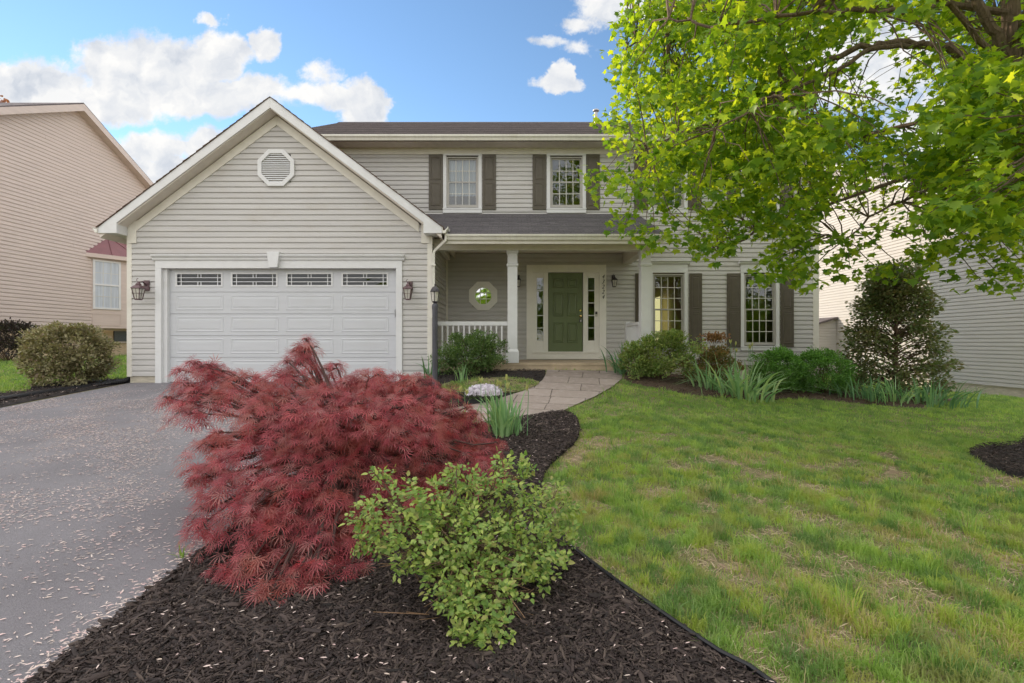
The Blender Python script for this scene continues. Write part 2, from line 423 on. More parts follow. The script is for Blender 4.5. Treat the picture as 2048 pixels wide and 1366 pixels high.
# ------------------------------------------------------------------ siding
PROF = [(0.0, 0.60, 0.024, 0.016), (0.60, 0.74, 0.016, 0.008), (0.74, 1.0, 0.008, 0.001)]
def clap(mb, org, d, nrm, sL, sR, z0, z1, e=0.1165, holes=(), prof=PROF, seams=2):
    """courses of horizontal lap siding on a vertical plane; sL, sR give the edges at a height"""
    fl = sL if callable(sL) else (lambda z: sL); fr = sR if callable(sR) else (lambda z: sR)
    def P(s, dep, z): return (org[0] + d[0] * s + nrm[0] * dep, org[1] + d[1] * s + nrm[1] * dep, z)
    def strips(za, zb, da, db):
        cuts = sorted({za, zb} | {h for H in holes for h in (H[2], H[3]) if za < h < zb})
        for a, b in zip(cuts[:-1], cuts[1:]):
            mid = (a + b) / 2; ta = (a - za) / (zb - za); tb = (b - za) / (zb - za)
            A = da + (db - da) * ta; B = da + (db - da) * tb
            xs = [(None, None)]; segs = [[fl(a), fr(a), fl(b), fr(b)]]
            for H in holes:
                if H[2] < mid < H[3]:
                    ns = []
                    for g in segs:
                        if H[1] <= min(g[0], g[2]) or H[0] >= max(g[1], g[3]): ns.append(g); continue
                        if H[0] > max(g[0], g[2]): ns.append([g[0], H[0], g[2], H[0]])
                        if H[1] < min(g[1], g[3]): ns.append([H[1], g[1], H[1], g[3]])
                    segs = ns
            for g in segs:
                if g[1] - g[0] < 0.004 and g[3] - g[2] < 0.004: continue
                mb.quad(P(g[0], A, a), P(g[1], A, a), P(g[3], B, b), P(g[2], B, b))
    k = 0
    while z0 + k * e < z1 - 1e-4:
        zb = z0 + k * e
        strips(zb - 0.0002, min(zb, z1), 0.0005, prof[0][2])
        for (t0, t1, d0, d1) in prof:
            a, b = zb + t0 * e, zb + t1 * e
            if a >= z1: break
            if b > z1: d1 = d0 + (d1 - d0) * (z1 - a) / (b - a); b = z1
            strips(a, b, d0, d1)
        for q in range(seams):       # overlap joints: a short vertical step where two lengths meet
            s_ = random.uniform(fl(zb) + 0.3, fr(zb) - 0.3) if fr(zb) - fl(zb) > 1.2 else None
            if s_ is None or k % 2 or random.random() > 0.5 or zb + e > z1 or any(H[0] - .05 < s_ < H[1] + .05 and H[2] - e < zb < H[3] for H in holes): continue
            for (t0, t1, d0, d1) in prof:
                a, b = zb + t0 * e, zb + t1 * e
                mb.quad(P(s_, d0 + .0035, a), P(s_ + .10, d0 + .0008, a), P(s_ + .10, d1 + .0008, b), P(s_, d1 + .0035, b)); mb.quad(P(s_, d0 - .001, a), P(s_, d0 + .0035, a), P(s_, d1 + .0035, b), P(s_, d1 - .001, b))
        k += 1

def raised(mb, x0, x1, z0, z1, y, w=0.03, h=0.012, deep=0.004):
    """moulded rectangle on a face at y (outward is -y)"""
    R = [(0, 0), (w * 0.4, -h), (w * 0.7, -h * 0.9), (w, -deep), (w * 1.8, -deep), (w * 2.6, -h * 0.8)]
    o = len(mb.v)
    for (i, dy) in R: mb.v += [(x0 + i, y + dy, z0 + i), (x1 - i, y + dy, z0 + i), (x1 - i, y + dy, z1 - i), (x0 + i, y + dy, z1 - i)]
    for r in range(len(R) - 1):
        for j in range(4):
            k = (j + 1) % 4; mb.f.append((o + r * 4 + j, o + r * 4 + k, o + r * 4 + 4 + k, o + r * 4 + 4 + j)); mb.mi.append(mb.cur)
    L = o + 4 * (len(R) - 1); mb.f.append((L, L + 1, L + 2, L + 3)); mb.mi.append(mb.cur)

YG, YM, YF = 10.65, 12.94, 10.33
ZB = -0.89                       # drive level at the garage
GL, GR = -8.17, -1.715           # garage side walls
house = empty('house', (0, 11.5, -0.9), 'two storey cream sided house with attached garage, covered porch and green front door', 'house')

# ---- windows
def window(x0, x1, z0, z1, cols, rows, parent=house, y=YM, crown=False, curtain=False, casing=0.085, sill=0.12, fr='frame', gl='glass'):
    w = MB(); o = casing
    yo = y - 0.035
    w.box(x0 - o, x0, yo, y + 0.03, z0 - 0.02, z1 + 0.03); w.box(x1, x1 + o, yo, y + 0.03, z0 - 0.02, z1 + 0.03)
    w.box(x0 - o, x1 + o, yo - 0.002, y + 0.03, z1 + 0.03, z1 + (0.24 if crown else 0.075))
    w.box(x0 - o - 0.004, x1 + o + 0.004, yo - 0.012, y + 0.03, z0 - sill - 0.02, z0 - 0.02)
    w.box(x0 - o - 0.01, x1 + o + 0.01, yo - 0.022, yo - 0.012, z0 - 0.055, z0 - 0.02)
    if crown:
        zt = z1 + 0.24
        w.prismx([(y, zt), (yo - 0.01, zt), (yo - 0.035, zt + 0.03), (yo - 0.045, zt + 0.065), (yo - 0.07, zt + 0.08), (yo - 0.07, zt + 0.10), (y, zt + 0.10)],
                 x0 - o - 0.05, x1 + o + 0.05)
    win = w.build('window', M['trim'], parent, bevel=0.004)
    f = MB(); zm = (z0 + z1) / 2; t = 0.035
    f.box(x0, x0 + t, y - 0.02, y + 0.06, z0, z1); f.box(x1 - t, x1, y - 0.02, y + 0.06, z0, z1)
    f.box(x0 + t, x1 - t, y - 0.018, y + 0.06, z1 - t, z1); f.box(x0 + t, x1 - t, y - 0.018, y + 0.06, z0, z0 + t)
    f.build('frame', M[fr], win, bevel=0.003)
    for (a, b, dy) in ((zm - 0.02, z1 - t, 0.03), (z0 + t, zm + 0.02, 0.0)):
        s = MB(); k = 0.035; yy = y + dy
        s.box(x0 + t, x0 + t + k, yy, yy + 0.03, a, b); s.box(x1 - t - k, x1 - t, yy, yy + 0.03, a, b)
        s.box(x0 + t + k, x1 - t - k, yy + 0.001, yy + 0.029, b - k, b); s.box(x0 + t + k, x1 - t - k, yy + 0.001, yy + 0.029, a, a + k)
        s.build('sash', M[fr], win)
        p = MB(); p.quad((x0 + t + k, yy + 0.012, a + k), (x1 - t - k, yy + 0.012, a + k), (x1 - t - k, yy + 0.012, b - k), (x0 + t + k, yy + 0.012, b - k))
        p.build('pane', M[gl], win)
        g = MB(); xa, xb, za, zb = x0 + t + k, x1 - t - k, a + k, b - k
        for i in range(1, cols): c = xa + (xb - xa) * i / cols; g.box(c - 0.009, c + 0.009, yy + 0.002, yy + 0.010, za, zb)
        for i in range(1, rows): c = za + (zb - za) * i / rows; g.box(xa, xb, yy + 0.001, yy + 0.009, c - 0.009, c + 0.009)
        g.build('grille', M['muntin'], win)
    if curtain:
        c = MB(); n = 60; xa, xb = x0 + 0.03, x1 - 0.03
        for i in range(n):
            a, b = xa + (xb - xa) * i / n, xa + (xb - xa) * (i + 1) / n
            c.quad((a, y + 0.14 + 0.02 * math.sin(i * 0.9), z0 + curtain), (b, y + 0.14 + 0.02 * math.sin(i * 0.9 + 0.9), z0 + curtain),
                   (b, y + 0.14 + 0.008 * math.sin(i * 0.9 + 0.9), z1), (a, y + 0.14 + 0.008 * math.sin(i * 0.9), z1))
        c.build('curtain', M['curtain'], win, smooth=True)
    return win
def shutter(x0, x1, z0, z1, parent=house, y=YM):
    s = MB(); yo = y - 0.045
    s.box(x0, x1, yo, y - 0.012, z0, z1)
    zm = (z0 + z1) / 2; b = 0.055
    raised(s, x0 + b, x1 - b, z0 + 0.10, zm - 0.04, yo - 0.0005, 0.018, 0.010)
    raised(s, x0 + b, x1 - b, zm + 0.05, z1 - 0.07, yo - 0.0005, 0.018, 0.010)
    s.build('shutter', M['shutter'], parent, bevel=0.003)

holes = []
def ZM(p): return Z(p, YM)
def XM(p): return X(p, YM)
lw = [(XM(1305), XM(1368)), (XM(1487), XM(1551))]
uw = [(XM(893), XM(957)), (XM(1100), XM(1165)), (XM(1303), XM(1368)), (XM(1487), XM(1551))]
for i, (a, b) in enumerate(lw):
    window(a, b, ZM(690), ZM(548), 4, 3, crown=True); holes.append((a - 0.05, b + 0.05, ZM(690) - 0.1, ZM(548) + 0.2))
for i, (a, b) in enumerate(uw):
    window(a, b, ZM(415), ZM(314), 4, 2, curtain=[0.33, False, 0.02, 0.3][i], sill=0.13, gl='glass'); holes.append((a - 0.05, b + 0.05, ZM(415) - 0.05, ZM(314) + 0.04))
for (a, b) in ((1270, 1297), (1378, 1403), (1453, 1480), (1560, 1586)): shutter(XM(a), XM(b), ZM(694), ZM(547))
for (a, b) in ((858, 886), (965, 992), (1065, 1092), (1172, 1199), (1268, 1296), (1375, 1402), (1453, 1480), (1559, 1586)): shutter(XM(a), XM(b), ZM(420), ZM(310))

# ---- front door unit
dx0, dx1, dz0, dz1 = XM(1053), XM(1212), -0.455, ZM(530)
holes.append((dx0 + 0.02, dx1 - 0.02, -0.46, dz1 - 0.02))
holes.append((XM(945), XM(988), ZM(613), ZM(571)))
dr = MB()
dox0, dox1, doz0, doz1 = XM(1097), XM(1165), ZM(703), ZM(546)
yd = YM - 0.05
dr.box(dx0, XM(1066), yd, YM + 0.05, dz0, dz1); dr.box(XM(1198), dx1, yd, YM + 0.05, dz0, dz1)
dr.box(XM(1066), XM(1198), yd + 0.002, YM + 0.05, ZM(545), dz1)
dr.box(XM(1066), XM(1198), yd - 0.01, YM + 0.05, dz0, ZM(706))
dr.box(XM(1065), XM(1199), yd - 0.03, YM + 0.05, ZM(706), ZM(703.2))
for (a, b) in ((1066, 1073.5), (1087, 1096), (1166, 1175.5), (1189, 1198)): dr.box(XM(a), XM(b), yd + 0.025, YM + 0.05, ZM(703.2), ZM(545))
for (a, b) in ((1073.5, 1087), (1175.5, 1189)):
    dr.box(XM(a), XM(b), yd + 0.025, YM + 0.05, ZM(703.2), ZM(681)); dr.box(XM(a), XM(b), yd + 0.025, YM + 0.05, ZM(556), ZM(545))
door_surround = dr.build('door_surround', M['doortrim'], house, bevel=0.004)
for (a, b) in ((1073.5, 1087), (1175.5, 1189)):
    s = MB(); s.quad((XM(a), YM, ZM(681)), (XM(b), YM, ZM(681)), (XM(b), YM, ZM(556)), (XM(a), YM, ZM(556)))
    s.build('sidelight', M['glass'], door_surround)
    g = MB()
    for q_ in (XM(a), XM(b) - .008): g.box(q_, q_ + .008, YM - 0.012, YM - 0.002, ZM(681), ZM(556))
    for i in range(1, 5): c = ZM(681) + (ZM(556) - ZM(681)) * i / 5; g.box(XM(a) + .008, XM(b) - .008, YM - 0.012, YM - 0.002, c - 0.010, c + 0.010)
    g.build('grille', M['trim'], door_surround)
d = MB(); yf = YM - 0.005
d.box(dox0, dox1, yf, yf + 0.04, doz0, doz1)
W_ = dox1 - dox0; H_ = doz1 - doz0
for (xa, xb) in ((0.14, 0.45), (0.55, 0.86)):
    for (za, zb) in ((0.11, 0.37), (0.45, 0.75), (0.81, 0.93)):
        raised(d, dox0 + xa * W_, dox0 + xb * W_, doz0 + za * H_, doz0 + zb * H_, yf - 0.0005, 0.028, 0.016, 0.001)
front_door = d.build('front_door', M['door'], house, bevel=0.002)
k = MB(); kx, kz = XM(1160.5), ZM(632); k.tube([(kx, yf - 0.001, kz), (kx, yf - 0.03, kz)], [0.028, 0.028], 14); k.tube([(kx, yf - 0.03, kz), (kx, yf - 0.045, kz), (kx, yf - 0.07, kz), (kx, yf - 0.085, kz)], [0.014, 0.03, 0.034, 0.018], 14)
k.build('door_knob', M['brass'], front_door, smooth=True)
k = MB(); kz2 = ZM(621); k.tube([(kx, yf - 0.001, kz2), (kx, yf - 0.022, kz2)], [0.030, 0.026], 14); k.build('deadbolt', M['brass'], front_door)
k = MB(); kz3 = ZM(640); k.box(kx - 0.035, kx + 0.04, yf - 0.07, yf - 0.03, kz3 - 0.06, kz3 + 0.02); k.tube([(kx - 0.02, yf - 0.05, kz3 + 0.018), (kx - 0.02, yf - 0.05, kz3 + 0.07), (kx + 0.02, yf - 0.05, kz3 + 0.07), (kx + 0.02, yf - 0.05, kz3 + 0.018)], 0.006, 6)
k.cur = 1; k.box(kx - 0.018, kx + 0.025, yf - 0.074, yf - 0.0705, kz3 - 0.05, kz3 + 0.008)
k.build('lock_box', [M['black'], M['steel']], front_door, bevel=0.004)
k = MB(); bx, bz = XM(1192), ZM(628); yb = yd + 0.023
k.box(bx - 0.03, bx + 0.03, yb - 0.03, yb, bz - 0.065, bz + 0.065); k.cur = 1; k.box(bx - 0.026, bx + 0.026, yb - 0.034, yb - 0.0305, bz - 0.01, bz + 0.058)
k.cur = 0; k.tube([(bx, yb - 0.036, bz - 0.035), (bx, yb - 0.03, bz - 0.035)], 0.014, 12)
k.build('doorbell', [M['lampglass'], M['black']], house, bevel=0.004)
# digits of the house number, stacked on the right casing
for i, ch in enumerate('43224'):
    cu = bpy.data.curves.new('digit', 'FONT'); cu.body = ch; cu.size = 0.145; cu.extrude = 0.004; cu.shear = 0.35; cu.align_x = 'CENTER'; cu.align_y = 'CENTER'
    tmp = bpy.data.objects.new('tmp', cu); me = bpy.data.meshes.new_from_object(tmp); bpy.data.objects.remove(tmp)
    o = bpy.data.objects.new('house_number', me); COL.objects.link(o); me.materials.clear(); me.materials.append(M['black'])
    o.rotation_euler = (math.pi / 2, 0, 0); o.scale = (0.85, 1, 1); o.location = (XM(1205), yd - 0.006, ZM(554 + i * 10.1)); setpar(o, house)

# ---- octagonal window and gable vent
o = MB(); oc = (XM(966.5), ZM(592)); o.ring(oc[0], oc[1], 0.245, 0.395, YM - 0.05, YM + 0.02); o.ring(oc[0], oc[1], 0.225, 0.25, YM - 0.035, YM + 0.03)
ow = o.build('octagonal_window', M['doortrim'], house)
o = MB(); A = [(oc[0] + 0.24 * math.cos(math.pi / 8 + i * math.pi / 4), YM - 0.005, oc[1] + 0.24 * math.sin(math.pi / 8 + i * math.pi / 4)) for i in range(8)]
o.add(A, [tuple(range(8))]); o.build('pane', M['glassoct'], ow)
o = MB()
for s_ in (-0.078, 0.078): o.box(oc[0] + s_ - 0.009, oc[0] + s_ + 0.009, YM - 0.022, YM - 0.008, oc[1] - 0.225, oc[1] + 0.225); o.box(oc[0] - 0.225, oc[0] + 0.225, YM - 0.023, YM - 0.009, oc[1] + s_ - 0.009, oc[1] + s_ + 0.009)
o.build('grille', M['doortrim'], ow)
v = MB(); vc = (X(554, YG), Z(337, YG)); v.ring(vc[0], vc[1], 0.33, 0.42, YG - 0.06, YG - 0.0)
gv = v.build('gable_vent', M['trim'], house, bevel=0.004)
v = MB()
for i in range(14):
    z = vc[1] - 0.29 + i * 0.0445; hw = min(0.335, 0.335 * 0.4142 + (0.335 - abs(z - vc[1])))
    v.add([(vc[0] - hw, YG - 0.045, z - 0.014), (vc[0] + hw, YG - 0.045, z - 0.014), (vc[0] + hw, YG - 0.012, z + 0.026), (vc[0] - hw, YG - 0.012, z + 0.026),
           (vc[0] - hw, YG - 0.038, z - 0.018), (vc[0] + hw, YG - 0.038, z - 0.018), (vc[0] + hw, YG - 0.006, z + 0.022), (vc[0] - hw, YG - 0.006, z + 0.022)],
          [(0, 1, 2, 3), (4, 7, 6, 5), (0, 4, 5, 1)])
v.build('louvre', M['trim'], gv)

# ---- walls
w = MB(); e = 0.1185
sl = 0.755; zap = 5.06
clap(w, (0, YG), (1, 0), (0, -1), lambda z: max(GL, -5.0 - (4.78 - z) / sl), lambda z: min(GR, -5.0 + (4.78 - z) / sl), Z(752, YG), 4.72, e,
     holes=[(-7.55, -2.36, -1.2, 1.72), (vc[0] - 0.3, vc[0] + 0.3, vc[1] - 0.3, vc[1] + 0.3)])
w.build('garage_wall', M['siding'], house)
w = MB(); clap(w, (0, YM), (1, 0), (0, -1), -5.85, XM(1636), ZM(730), ZM(309), 0.1165, holes=holes); w.build('main_wall', M['siding'], house)
w = MB(); clap(w, (GR, YG), (0, 1), (1, 0), 0.0, YM - YG, Z(752, YG), 2.3, e); w.build('garage_side_wall', M['siding'], house)
w = MB(); clap(w, (GL, YG), (0, 1), (-1, 0), 0.0, 12, Z(752, YG), 2.3, e); w.build('garage_side_wall', M['siding'], house)
w = MB()
rz = lambda z: max(0.0, (z - 5.0) / 0.51)
for (xx, nn) in ((XM(1636), 1), (-5.85, -1)):
    clap(w, (xx, YM), (0, 1), (nn, 0), lambda z: rz(z), lambda z: 8.72 - rz(z), -0.62, 7.35, 0.1165)
w.quad((-5.8, 21.66, -1), (7.9, 21.66, -1), (7.9, 21.66, 5.1), (-5.8, 21.66, 5.1)); w.quad((-8.17, 21.0, -1), (-5.8, 21.0, -1), (-5.8, 21, 2.4), (-8.17, 21, 2.4))
w.build('side_wall', M['siding'], house)
def each(name, m, boxes, bevel=0.0):
    for bx_ in boxes:
        w = MB()
        for q_ in (bx_ if isinstance(bx_, list) else [bx_]): w.box(*q_)
        w.build(name, m, house, bevel=bevel)
fz = Z(752, YG)
each('foundation', M['found'], [[(GL + 0.03, -7.5, YG + 0.012, YG + 0.2, -1.15, fz), (GL + 0.03, GL + 0.2, YG + 0.2, 21, -1.15, fz)],
    [(-2.36, GR - 0.03, YG + 0.012, YG + 0.2, -1.15, fz), (GR - 0.2, GR - 0.03, YG + 0.2, YM, -1.15, fz)],
    [(2.9, XM(1634), YM + 0.012, YM + 0.2, -1.9, ZM(730)), (XM(1620), XM(1634), YM + 0.2, 21.6, -1.9, ZM(730))]])
# corner boards, friezes
each('corner_board', M['creamtrim'], [(GL - 0.02, GL + 0.085, YG - 0.024, YG + 0.06, Z(753.5, YG), 2.46), (GR - 0.085, GR + 0.02, YG - 0.024, YG + 0.06, Z(753.5, YG), 2.3),
    (XM(1625), XM(1637), YM - 0.024, YM + 0.06, ZM(730), 4.9), (GR, GR + 0.06, YM - 0.07, YM - 0.018, -0.46, 2.28)], 0.004)
w = MB()
w.box(-5.8, XM(1640), YM - 0.03, YM + 0.02, ZM(309), 5.02)
w.build('frieze_board', M['creamtrim'], house)
w = MB()
def slopeboard(mb, sgn, dz, y0, y1, xe, z_end):
    ax = -5.0; top = zap - dz[0]; bot = zap - dz[1]
    pts = [(ax, bot), (ax + sgn * abs(xe), bot - sl * abs(xe)), (ax + sgn * abs(xe), top - sl * abs(xe)), (ax, top)]
    mb.prism(pts if sgn > 0 else pts[::-1], y0, y1)
for s_ in (-1, 1):
    slopeboard(w, s_, (0.26, 0.46), YG - 0.034, YG + 0.01, 3.02, 0)
for (a, b) in ((GL + 0.02, GL + 0.19), (GR - 0.21, GR - 0.03)): w.box(a, b, YG - 0.040, YG + 0.01, Z(487, YG), 2.62)
w.build('rake_frieze', M['creamtrim'], house, bevel=0.003)

# ---- garage roof
r = MB()
for s_ in (-1, 1):
    slopeboard(r, s_, (0.05, 0.24), YF + 0.03, YM - 0.02, 3.54, 0)
r.build('garage_soffit', M['soffit'], house)
r = MB()
for s_ in (-1, 1):
    ax = -5.0; xe = 3.58
    a, b = (ax, zap), (ax + s_ * xe, zap - sl * xe)
    n = 26
    pts = [(ax, zap - 0.045), (b[0], b[1] - 0.045), (b[0], b[1] - 0.012), (ax, zap - 0.008)]
    r.prism(pts if s_ > 0 else pts[::-1], YF + 0.035, YM - 0.01)
    for i in range(n):      # courses of shingles, each a thin lapped wedge with a slightly uneven front edge
        t0, t1 = i / n, (i + 1) / n
        x0, x1 = ax + s_ * xe * t0, ax + s_ * xe * t1
        z0_, z1_ = zap - sl * xe * t0, zap - sl * xe * t1
        pts = [(x0, z0_ - 0.010), (x1, z1_ - 0.010), (x1 + s_ * 0.004, z1_ + 0.012), (x0, z0_ + 0.0)]
        r.prism(pts if s_ > 0 else pts[::-1], YF - 0.012 - random.uniform(0, 0.016), YM - 0.02)
r.build('garage_roof', M['rooftrim'], house)
r = MB()
for s_ in (-1, 1):
    ax = -5.0; xr = 3.17; xo = 3.55; zt = zap - 0.012
    pts = [(ax, zt - 0.215), (ax + s_ * xr, zt - 0.215 - sl * xr + 0.02), (ax + s_ * xr, 2.24), (ax + s_ * xo, 2.24), (ax + s_ * xo, zt - sl * xo), (ax, zt)]
    r.prism(pts if s_ > 0 else pts[::-1], YF, YF + 0.03)
    # boxed return along the eave
    x0, x1 = ax + s_ * xr, ax + s_ * (xo - 0.005)
    pts = [(x0, 2.242), (x1, 2.242), (x1, zt - 0.03 - sl * (xo - 0.005)), (x0, zt - 0.2 - sl * xr + 0.12)]
    r.prism(pts if s_ > 0 else pts[::-1], YF + 0.031, YG + 0.10 if s_ > 0 else 20.5)
r.build('rake_board', M['trim'], house, bevel=0.004)
def gutter(mb, p0, p1, out, h=0.12, w_=0.12):
    """K profile trough from p0 to p1 (top back edge), out = outward unit vector in plan"""
    prof = [(0, 0), (0, -h), (w_ * 0.55, -h), (w_ * 0.72, -h * 0.55), (w_ * 0.95, -h * 0.35), (w_, -h * 0.1), (w_, 0), (w_ * 0.9, 0.0), (w_ * 0.9, -0.02), (w_ * 0.4, -h * 0.6), (0.01, -h * 0.6), (0.01, 0)]
    n = len(prof); o = len(mb.v)
    for p in (p0, p1):
        for (a, z) in prof: mb.v.append((p[0] + out[0] * a, p[1] + out[1] * a, p[2] + z))
    for i in range(n):
        j = (i + 1) % n; mb.f.append((o + i, o + j, o + n + j, o + n + i)); mb.mi.append(mb.cur)
    mb.f.append(tuple(o + i for i in range(n))); mb.f.append(tuple(o + n + i for i in range(n - 1, -1, -1))); mb.mi += [mb.cur] * 2
g = MB(); gutter(g, (-8.56, YF - 0.01, 2.36), (-8.56, 20.5, 2.36), (-1, 0), 0.11, 0.10); g.build('gutter', M['gutter'], house)
g = MB(); gutter(g, (-1.44, YF - 0.02, 2.37), (-1.44, YF + 0.32, 2.37), (1, 0), 0.13, 0.12); g.build('gutter', M['gutter'], house)
g = MB(); gutter(g, (-5.9, 12.50, 5.135), (8.25, 12.50, 5.135), (0, -1), 0.13, 0.12); g.build('gutter', M['gutter'], house)
g = MB(); gutter(g, (-1.40, 10.50, 2.235), (3.25, 10.50, 2.235), (0, -1), 0.11, 0.11); g.build('gutter', M['gutter'], house)
g = MB(); g.tube([(-1.36, YF + 0.1, 2.25), (-1.38, YF + 0.1, 2.12), (-1.63, YG - 0.07, 1.93), (-1.66, YG - 0.07, 1.86), (-1.66, YG - 0.07, -0.82)], 0.036, 4)
for zz in (1.6, 0.5, -0.4): g.box(-1.71, -1.61, YG - 0.12, YG - 0.02, zz, zz + 0.03)
g.build('downspout', M['gutter'], house)
g = MB(); g.tube([(-8.28, YF + 0.5, 2.26), (-8.24, YF + 0.5, 2.12), (-8.22, YG + 0.12, 1.95), (-8.22, YG + 0.12, -0.80)], 0.036, 4); g.build('downspout', M['gutter'], house)

# ---- main roof
r = MB(); th = 0.14
r.prismx([(12.46, 5.13), (17.3, 7.55), (22.14, 5.13), (22.14, 5.13 - th), (17.3, 7.55 - th), (12.46, 5.13 - th)][::-1], -5.97, 8.3)
for i in range(34):
    t0, t1 = i / 34, (i + 1) / 34; y0, y1 = 12.44 + (17.3 - 12.44) * t0, 12.44 + (17.3 - 12.44) * t1; z0_, z1_ = 5.13 + 2.42 * t0, 5.13 + 2.42 * t1
    r.prismx([(y0, z0_ + 0.026), (y0, z0_ + 0.004), (y1, z1_ + 0.004), (y1, z1_ + 0.010)], -5.99 - random.uniform(0, .015), 8.32)
r.prismx([(17.15, 7.51), (17.3, 7.60), (17.45, 7.51)], -5.99, 8.32)
r.build('roof', M['roof'], house)
r = MB(); r.box(-5.95, 8.28, 12.50, YM - 0.03, 4.995, 5.02); r.build('soffit', M['soffit'], house)
for i in range(2):
    r = MB(); x = (-5.965, 8.28)[i]; r.prismx([(12.46, 5.10), (12.46, 4.95), (17.3, 7.32), (22.14, 4.95), (22.14, 5.10), (17.3, 7.50)], x - 0.01, x + 0.015)
    r.build('rake_board', M['trim'], house)
v = MB(); vx = X(1192, 17.0); v.tube([(vx, 17.0, 7.35), (vx, 17.0, 7.88)], 0.055, 12); v.lathe([(0.07, 0), (0.11, 0.03), (0.11, 0.06), (0.07, 0.09), (0.02, 0.11)], (vx, 17.0, 7.80), 14)
v.build('vent_pipe', M['steel'], house, smooth=False)

# ---- porch
PF = 10.95; ZP = -0.47
r = MB(); za, zb = 2.235, 3.29; ya, yb = 10.44, YM - 0.02; xr = 3.22
n = 22
for i in range(n):
    t0, t1 = i / n, (i + 1) / n; y0, y1 = ya + (yb - ya) * t0, ya + (yb - ya) * t1; z0_, z1_ = za + (zb - za) * t0, za + (zb - za) * t1
    xl0, xl1 = -1.46 - 1.3 * t0, -1.46 - 1.3 * t1
    A = [(xl0, y0, z0_ + 0.024), (xr, y0, z0_ + 0.024), (xr, y1, z1_ + 0.008), (xl1, y1, z1_ + 0.008)]
    B = [(xl0, y0, z0_), (xr, y0, z0_), (xr, y1, z1_ - 0.06), (xl1, y1, z1_ - 0.06)]
    r.add(A + B, [(0, 1, 2, 3), (4, 7, 6, 5), (0, 4, 5, 1), (1, 5, 6, 2), (3, 2, 6, 7), (0, 3, 7, 4)])
r.build('porch_roof', M['roofporch'], house)
r = MB()
r.box(-1.42, xr - 0.02, 10.49, 10.52, 2.05, 2.22)                 # fascia behind the gutter
r.box(-1.70, 3.12, PF - 0.06, PF + 0.14, 1.995, 2.235)            # front beam
r.box(-1.70, 3.12, PF - 0.075, PF - 0.06, 2.13, 2.16)
r.box(2.86, 3.06, PF + 0.14, YM - 0.03, 1.995, 2.278)             # side beam
r.prismx([(PF - 0.05, 2.24), (YM - 0.03, 2.24), (YM - 0.03, 3.22), (10.55, 2.24)][::-1], 3.10, 3.13)
r.box(-1.715 + 0.02, -1.60, PF + 0.14, YM - 0.03, 2.10, 2.278)
r.build('porch_beam', M['creamtrim'], house, bevel=0.004)
r = MB(); r.box(-1.42, xr - 0.02, 10.52, PF - 0.06, 2.13, 2.15); r.box(-1.6, 2.86, PF + 0.14, YM - 0.02, 2.28, 2.30); r.build('porch_ceiling', M['soffit'], house)
r = MB(); r.box(-1.69, 3.05, PF, YM - 0.02, -0.66, ZP); r.box(-1.69, 3.05, PF - 0.012, PF, -0.53, ZP)
r.build('porch_floor', M['concrete'], house, bevel=0.01)
for px_ in (0.01, 2.94):
    p = MB(); h = 0.108; c = PF + 0.12
    p.box(px_ - h, px_ + h, c - h, c + h, -0.17, 1.93)
    p.box(px_ - 0.142, px_ + 0.142, c - 0.142, c + 0.142, ZP, ZP + 0.25)
    def frus(z0_, z1_, a, b): p.add([(px_ + sx * a, c + sy * a, z0_) for sx, sy in ((-1, -1), (1, -1), (1, 1), (-1, 1))] + [(px_ + sx * b, c + sy * b, z1_) for sx, sy in ((-1, -1), (1, -1), (1, 1), (-1, 1))],
                                    [(0, 1, 5, 4), (1, 2, 6, 5), (2, 3, 7, 6), (3, 0, 4, 7), (4, 5, 6, 7), (0, 3, 2, 1)])
    frus(ZP + 0.25, -0.165, 0.142, h + 0.001)
    frus(1.64, 1.665, h + 0.001, 0.130); frus(1.665, 1.70, 0.130, 0.130); frus(1.70, 1.72, 0.130, h + 0.001)
    frus(1.92, 1.97, h + 0.001, 0.135); frus(1.97, 1.994, 0.135, 0.135)
    p.build('porch_post', M['trim'], house, bevel=0.003)
# railings
r = MB(); y = PF + 0.12
r.box(-1.68, -0.10, y - 0.03, y + 0.03, Z(651, y), Z(643, y)); r.box(-1.68, -0.10, y - 0.022, y + 0.022, -0.40, -0.36)
for i in range(13): x = -1.66 + i * 0.1195; r.box(x - 0.017, x + 0.017, y - 0.017, y + 0.017, -0.36, Z(651, y))
r.build('porch_railing', M['trim'], house)
r = MB(); x = 2.84
r.box(x - 0.03, x + 0.03, PF + 0.22, YM - 0.62, 0.37, 0.44); r.box(x - 0.022, x + 0.022, PF + 0.22, YM - 0.62, -0.40, -0.36)
for i in range(10): yy = PF + 0.28 + i * 0.115; r.box(x - 0.017, x + 0.017, yy - 0.017, yy + 0.017, -0.36, 0.37)
r.box(x - 0.045, x + 0.045, YM - 0.66, YM - 0.57, ZP, 0.47); r.box(x - 0.055, x + 0.055, YM - 0.67, YM - 0.56, 0.47, 0.49)
r.build('porch_railing', M['trim'], house)

